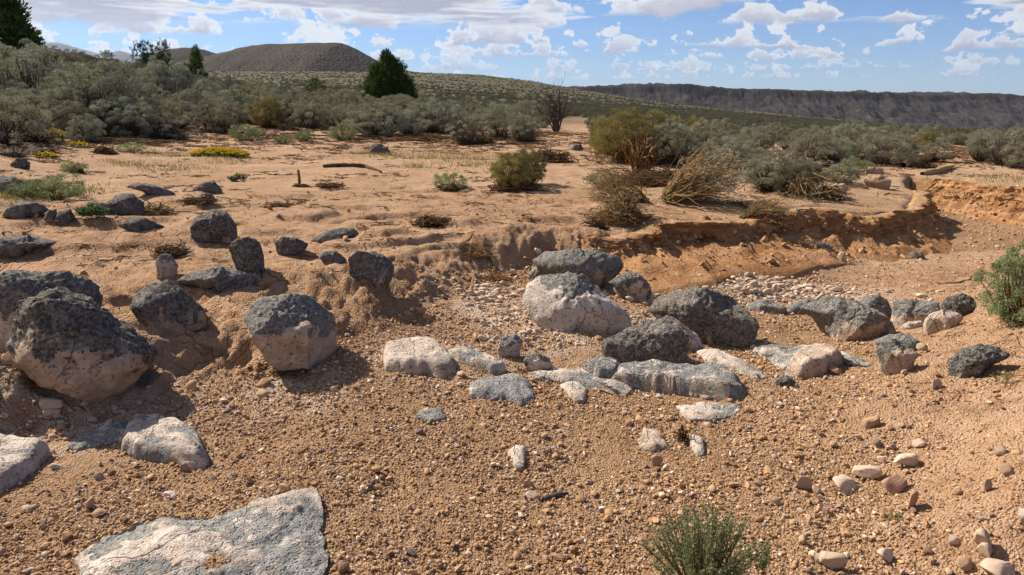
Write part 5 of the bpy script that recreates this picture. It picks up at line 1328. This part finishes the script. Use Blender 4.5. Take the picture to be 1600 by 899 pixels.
flowers('small patch of yellow flowers below slope sagebrush', 88, 222, 24, 18, 60, 962)
flowers('thin yellow blooms beside the pale dense sagebrush', 142, 197, 20, 18, 40, 963)
flowers('few yellow blooms near weeds at the left', 75, 247, 30, 7, 40, 964)
flowers('few yellow blooms on the bank behind the stem fan', 1102, 290, 16, 10, 30, 965)
flowers('few yellow blooms below the small sagebrush at left', 125, 230, 30, 7, 30, 966)
def grass(name, label, spots, seed, bl=.07):
    rng = np.random.default_rng(seed); C = []
    for px, py, w_, h_, n in spots:
        P = hit(px, py); Pa = hit(px, py - h_); k = np.linalg.norm(P - np.array([0, 0, CAMZ])) / F
        x = P[0] + rng.normal(0, .4, n) * w_ * k; y = P[1] + rng.normal(0, .5, n) * max(abs(Pa[1] - P[1]), .15)
        C.append(np.stack([x, y, glook(x, y) - .004], -1))
    C = np.vstack(C); n = len(C)
    lv = leaves(C, rng.normal(0, .35, (n, 3)) + [0, 0, 1], bl * rng.uniform(.4, 1.3, n), .010, rng)
    o = link(name, mesh(name, lv[0], lv[1], grassm, False, dict(shade=lv[2])), None, None, label, 'grass', None, 'stuff')
grass('grass', 'thin short green grass on the damp sand', [(590, 242, 60, 8, 900), (690, 245, 110, 10, 1300), (740, 255, 70, 8, 600), (250, 242, 60, 6, 500), (200, 258, 50, 6, 300), (40, 290, 60, 8, 500), (100, 300, 50, 10, 700), (275, 265, 60, 8, 350), (650, 262, 50, 6, 250), (880, 207, 16, 4, 250), (1560, 280, 60, 6, 300), (20, 310, 60, 6, 300), (350, 250, 60, 6, 250)], 971)

# ------------------------------------------------------------------ plant litter: dead twigs washed over the sand, one mass
lcol = bpy.data.collections.new('litter_kinds')
for i in range(5):
    rng = np.random.default_rng(1200 + i); n_ = 9
    a_ = rng.normal(0, .5, (n_, 3)) * [1, .6, .06]; d_ = rng.normal(0, .45, (n_, 3)) * [1.2, .5, .12]
    v, q = tubes(bez(a_, a_ + d_ * .5 + rng.normal(0, .12, (n_, 3)) * [1, 1, .6], a_ + d_, 4), np.full((n_, 4), .028) * rng.uniform(.5, 1.5, (n_, 1)), 3)
    lcol.objects.link(bpy.data.objects.new('litter_twigs', mesh('litter_twigs', v, q, rootm)))
yl = rngP.uniform(4.2, 26, 60000) ; xl = rngP.uniform(-1, 1, 60000) * (yl * .8 + 1)
zl, sl = glook(xl, yl), None
_, sl = ground(xl, yl, full=True)
lf = fbm(xl * .55 + .06 * pn(xl * 3, yl * 3, seed=5), yl * 1.0, o=3, seed=31, g=.4)
band = np.exp(-((lf - .21) / .03) ** 2) + np.exp(-((lf + .01) / .025) ** 2) + np.exp(-((lf + .29) / .03) ** 2) * 1.0 + .05
lx, ly = project(xl, yl, zl)
edge_l = np.exp(-((ly - sage_edge(lx) - 10) / 14) ** 2)
kp = (sl > .75) & (rngP.random(len(xl)) < np.clip(band * .38 * sm(fbm(xl * .8, yl * .8, o=2, seed=98), -.15, .3) + edge_l * .3, 0, 1) * np.clip(yl / 12, .25, 1.2))
xl, yl, zl = xl[kp], yl[kp], zl[kp]
sl = rngP.uniform(.05, .19, len(xl)) * (.6 + .04 * yl)
print('litter', len(xl))
scatter_instances('plant_litter', np.stack([xl, yl, zl + .003], -1), np.stack([sl, sl, sl], -1), np.stack([0 * xl, 0 * xl, rngP.normal(0, .6, len(xl))], -1), rngP.random(len(xl)), lcol)

# ------------------------------------------------------------------ crumbled earth along the cut bank and mud hummocks, one mass
clodm, t = material('dry_earth_clod')
oc = t.n('ShaderNodeTexCoord', out=3)
ct = t.attr('tint', 2, 'INSTANCER')
finish(t, t.mix(ct, (.30, .155, .070), (.47, .29, .16)), .95, t.noise(oc, 5.0, 5, .7), .6, .01, spec=.03)
ccol = bpy.data.collections.new('clod_kinds')
for i in range(5):
    ccol.objects.link(bpy.data.objects.new('earth_clod', pebble_mesh('earth_clod', 3, 1300 + i, flat=.8, mat=clodm, ang=12)))
m_ = 120000
yc = rngP.uniform(2.6, 16, m_); xc = rngP.uniform(-1, 1, m_) * (yc * .8 + 1)
zc, sc_ = ground(xc, yc, full=True)
rtc = sm(xc, .6, 2.4)
pk = np.exp(-((sc_ - .25) / .22) ** 2) * (.25 + .75 * rtc) * (sc_ > .02) * (sc_ < .97) * .8 + .02 * (sc_ > .98) * (yc < 9)
kp = rngP.random(m_) < pk * np.clip(yc / 9, .35, 1.1)
xc, yc, zc = xc[kp], yc[kp], zc[kp]
sc_ = np.clip(.010 * np.exp(rngP.normal(0, .65, len(xc))) * (.6 + .07 * yc), .004, .07)
bp = np.vstack(BANK_PTS); bp = bp[rngP.integers(0, len(bp), 2600)] + rngP.normal(0, .012, (2600, 3)) * [1, 1, 0]
sb_ = np.clip(.011 * np.exp(rngP.normal(0, .6, len(bp))), .004, .055)
xc, yc, zc, sc_ = np.r_[xc, bp[:, 0]], np.r_[yc, bp[:, 1]], np.r_[zc, bp[:, 2]], np.r_[sc_, sb_]
print('clods', len(xc))
scatter_instances('earth_clods', np.stack([xc, yc, zc + sc_ * .2], -1), np.stack([sc_ * 1.3, sc_, sc_], -1), rngP.uniform(-.6, 6.2, (len(xc), 3)) * [.15, .15, 1], rngP.random(len(xc)), ccol)
print('tris', sum(len(o.data.polygons) * (2 if len(o.data.polygons) and o.data.polygons[0].loop_total == 4 else 1) for o in bpy.data.objects if o.type == 'MESH' and o.data.users == 1), 'shared', sum(len(m.polygons) for m in bpy.data.meshes if m.users > 1))

# ------------------------------------------------------------------ air
hz, t = material('clear_dry_air')
vol = t.n('ShaderNodeVolumePrincipled', {'Color': (.62, .76, 1.0, 1), 'Density': 1.7e-5, 'Anisotropy': .25})
o_ = t.n('ShaderNodeOutputMaterial', out=None); t.t.links.new(vol, o_.inputs[1])
B_ = np.array([[x, y, z] for z in (-520, 1700) for y in (-3000, 20500) for x in (-16000, 16000)], float)
Fq = np.array([[0, 2, 3, 1], [4, 5, 7, 6], [0, 1, 5, 4], [2, 6, 7, 3], [0, 4, 6, 2], [1, 3, 7, 5]])
link('haze', mesh('haze', B_, Fq, hz, False), kind='stuff')
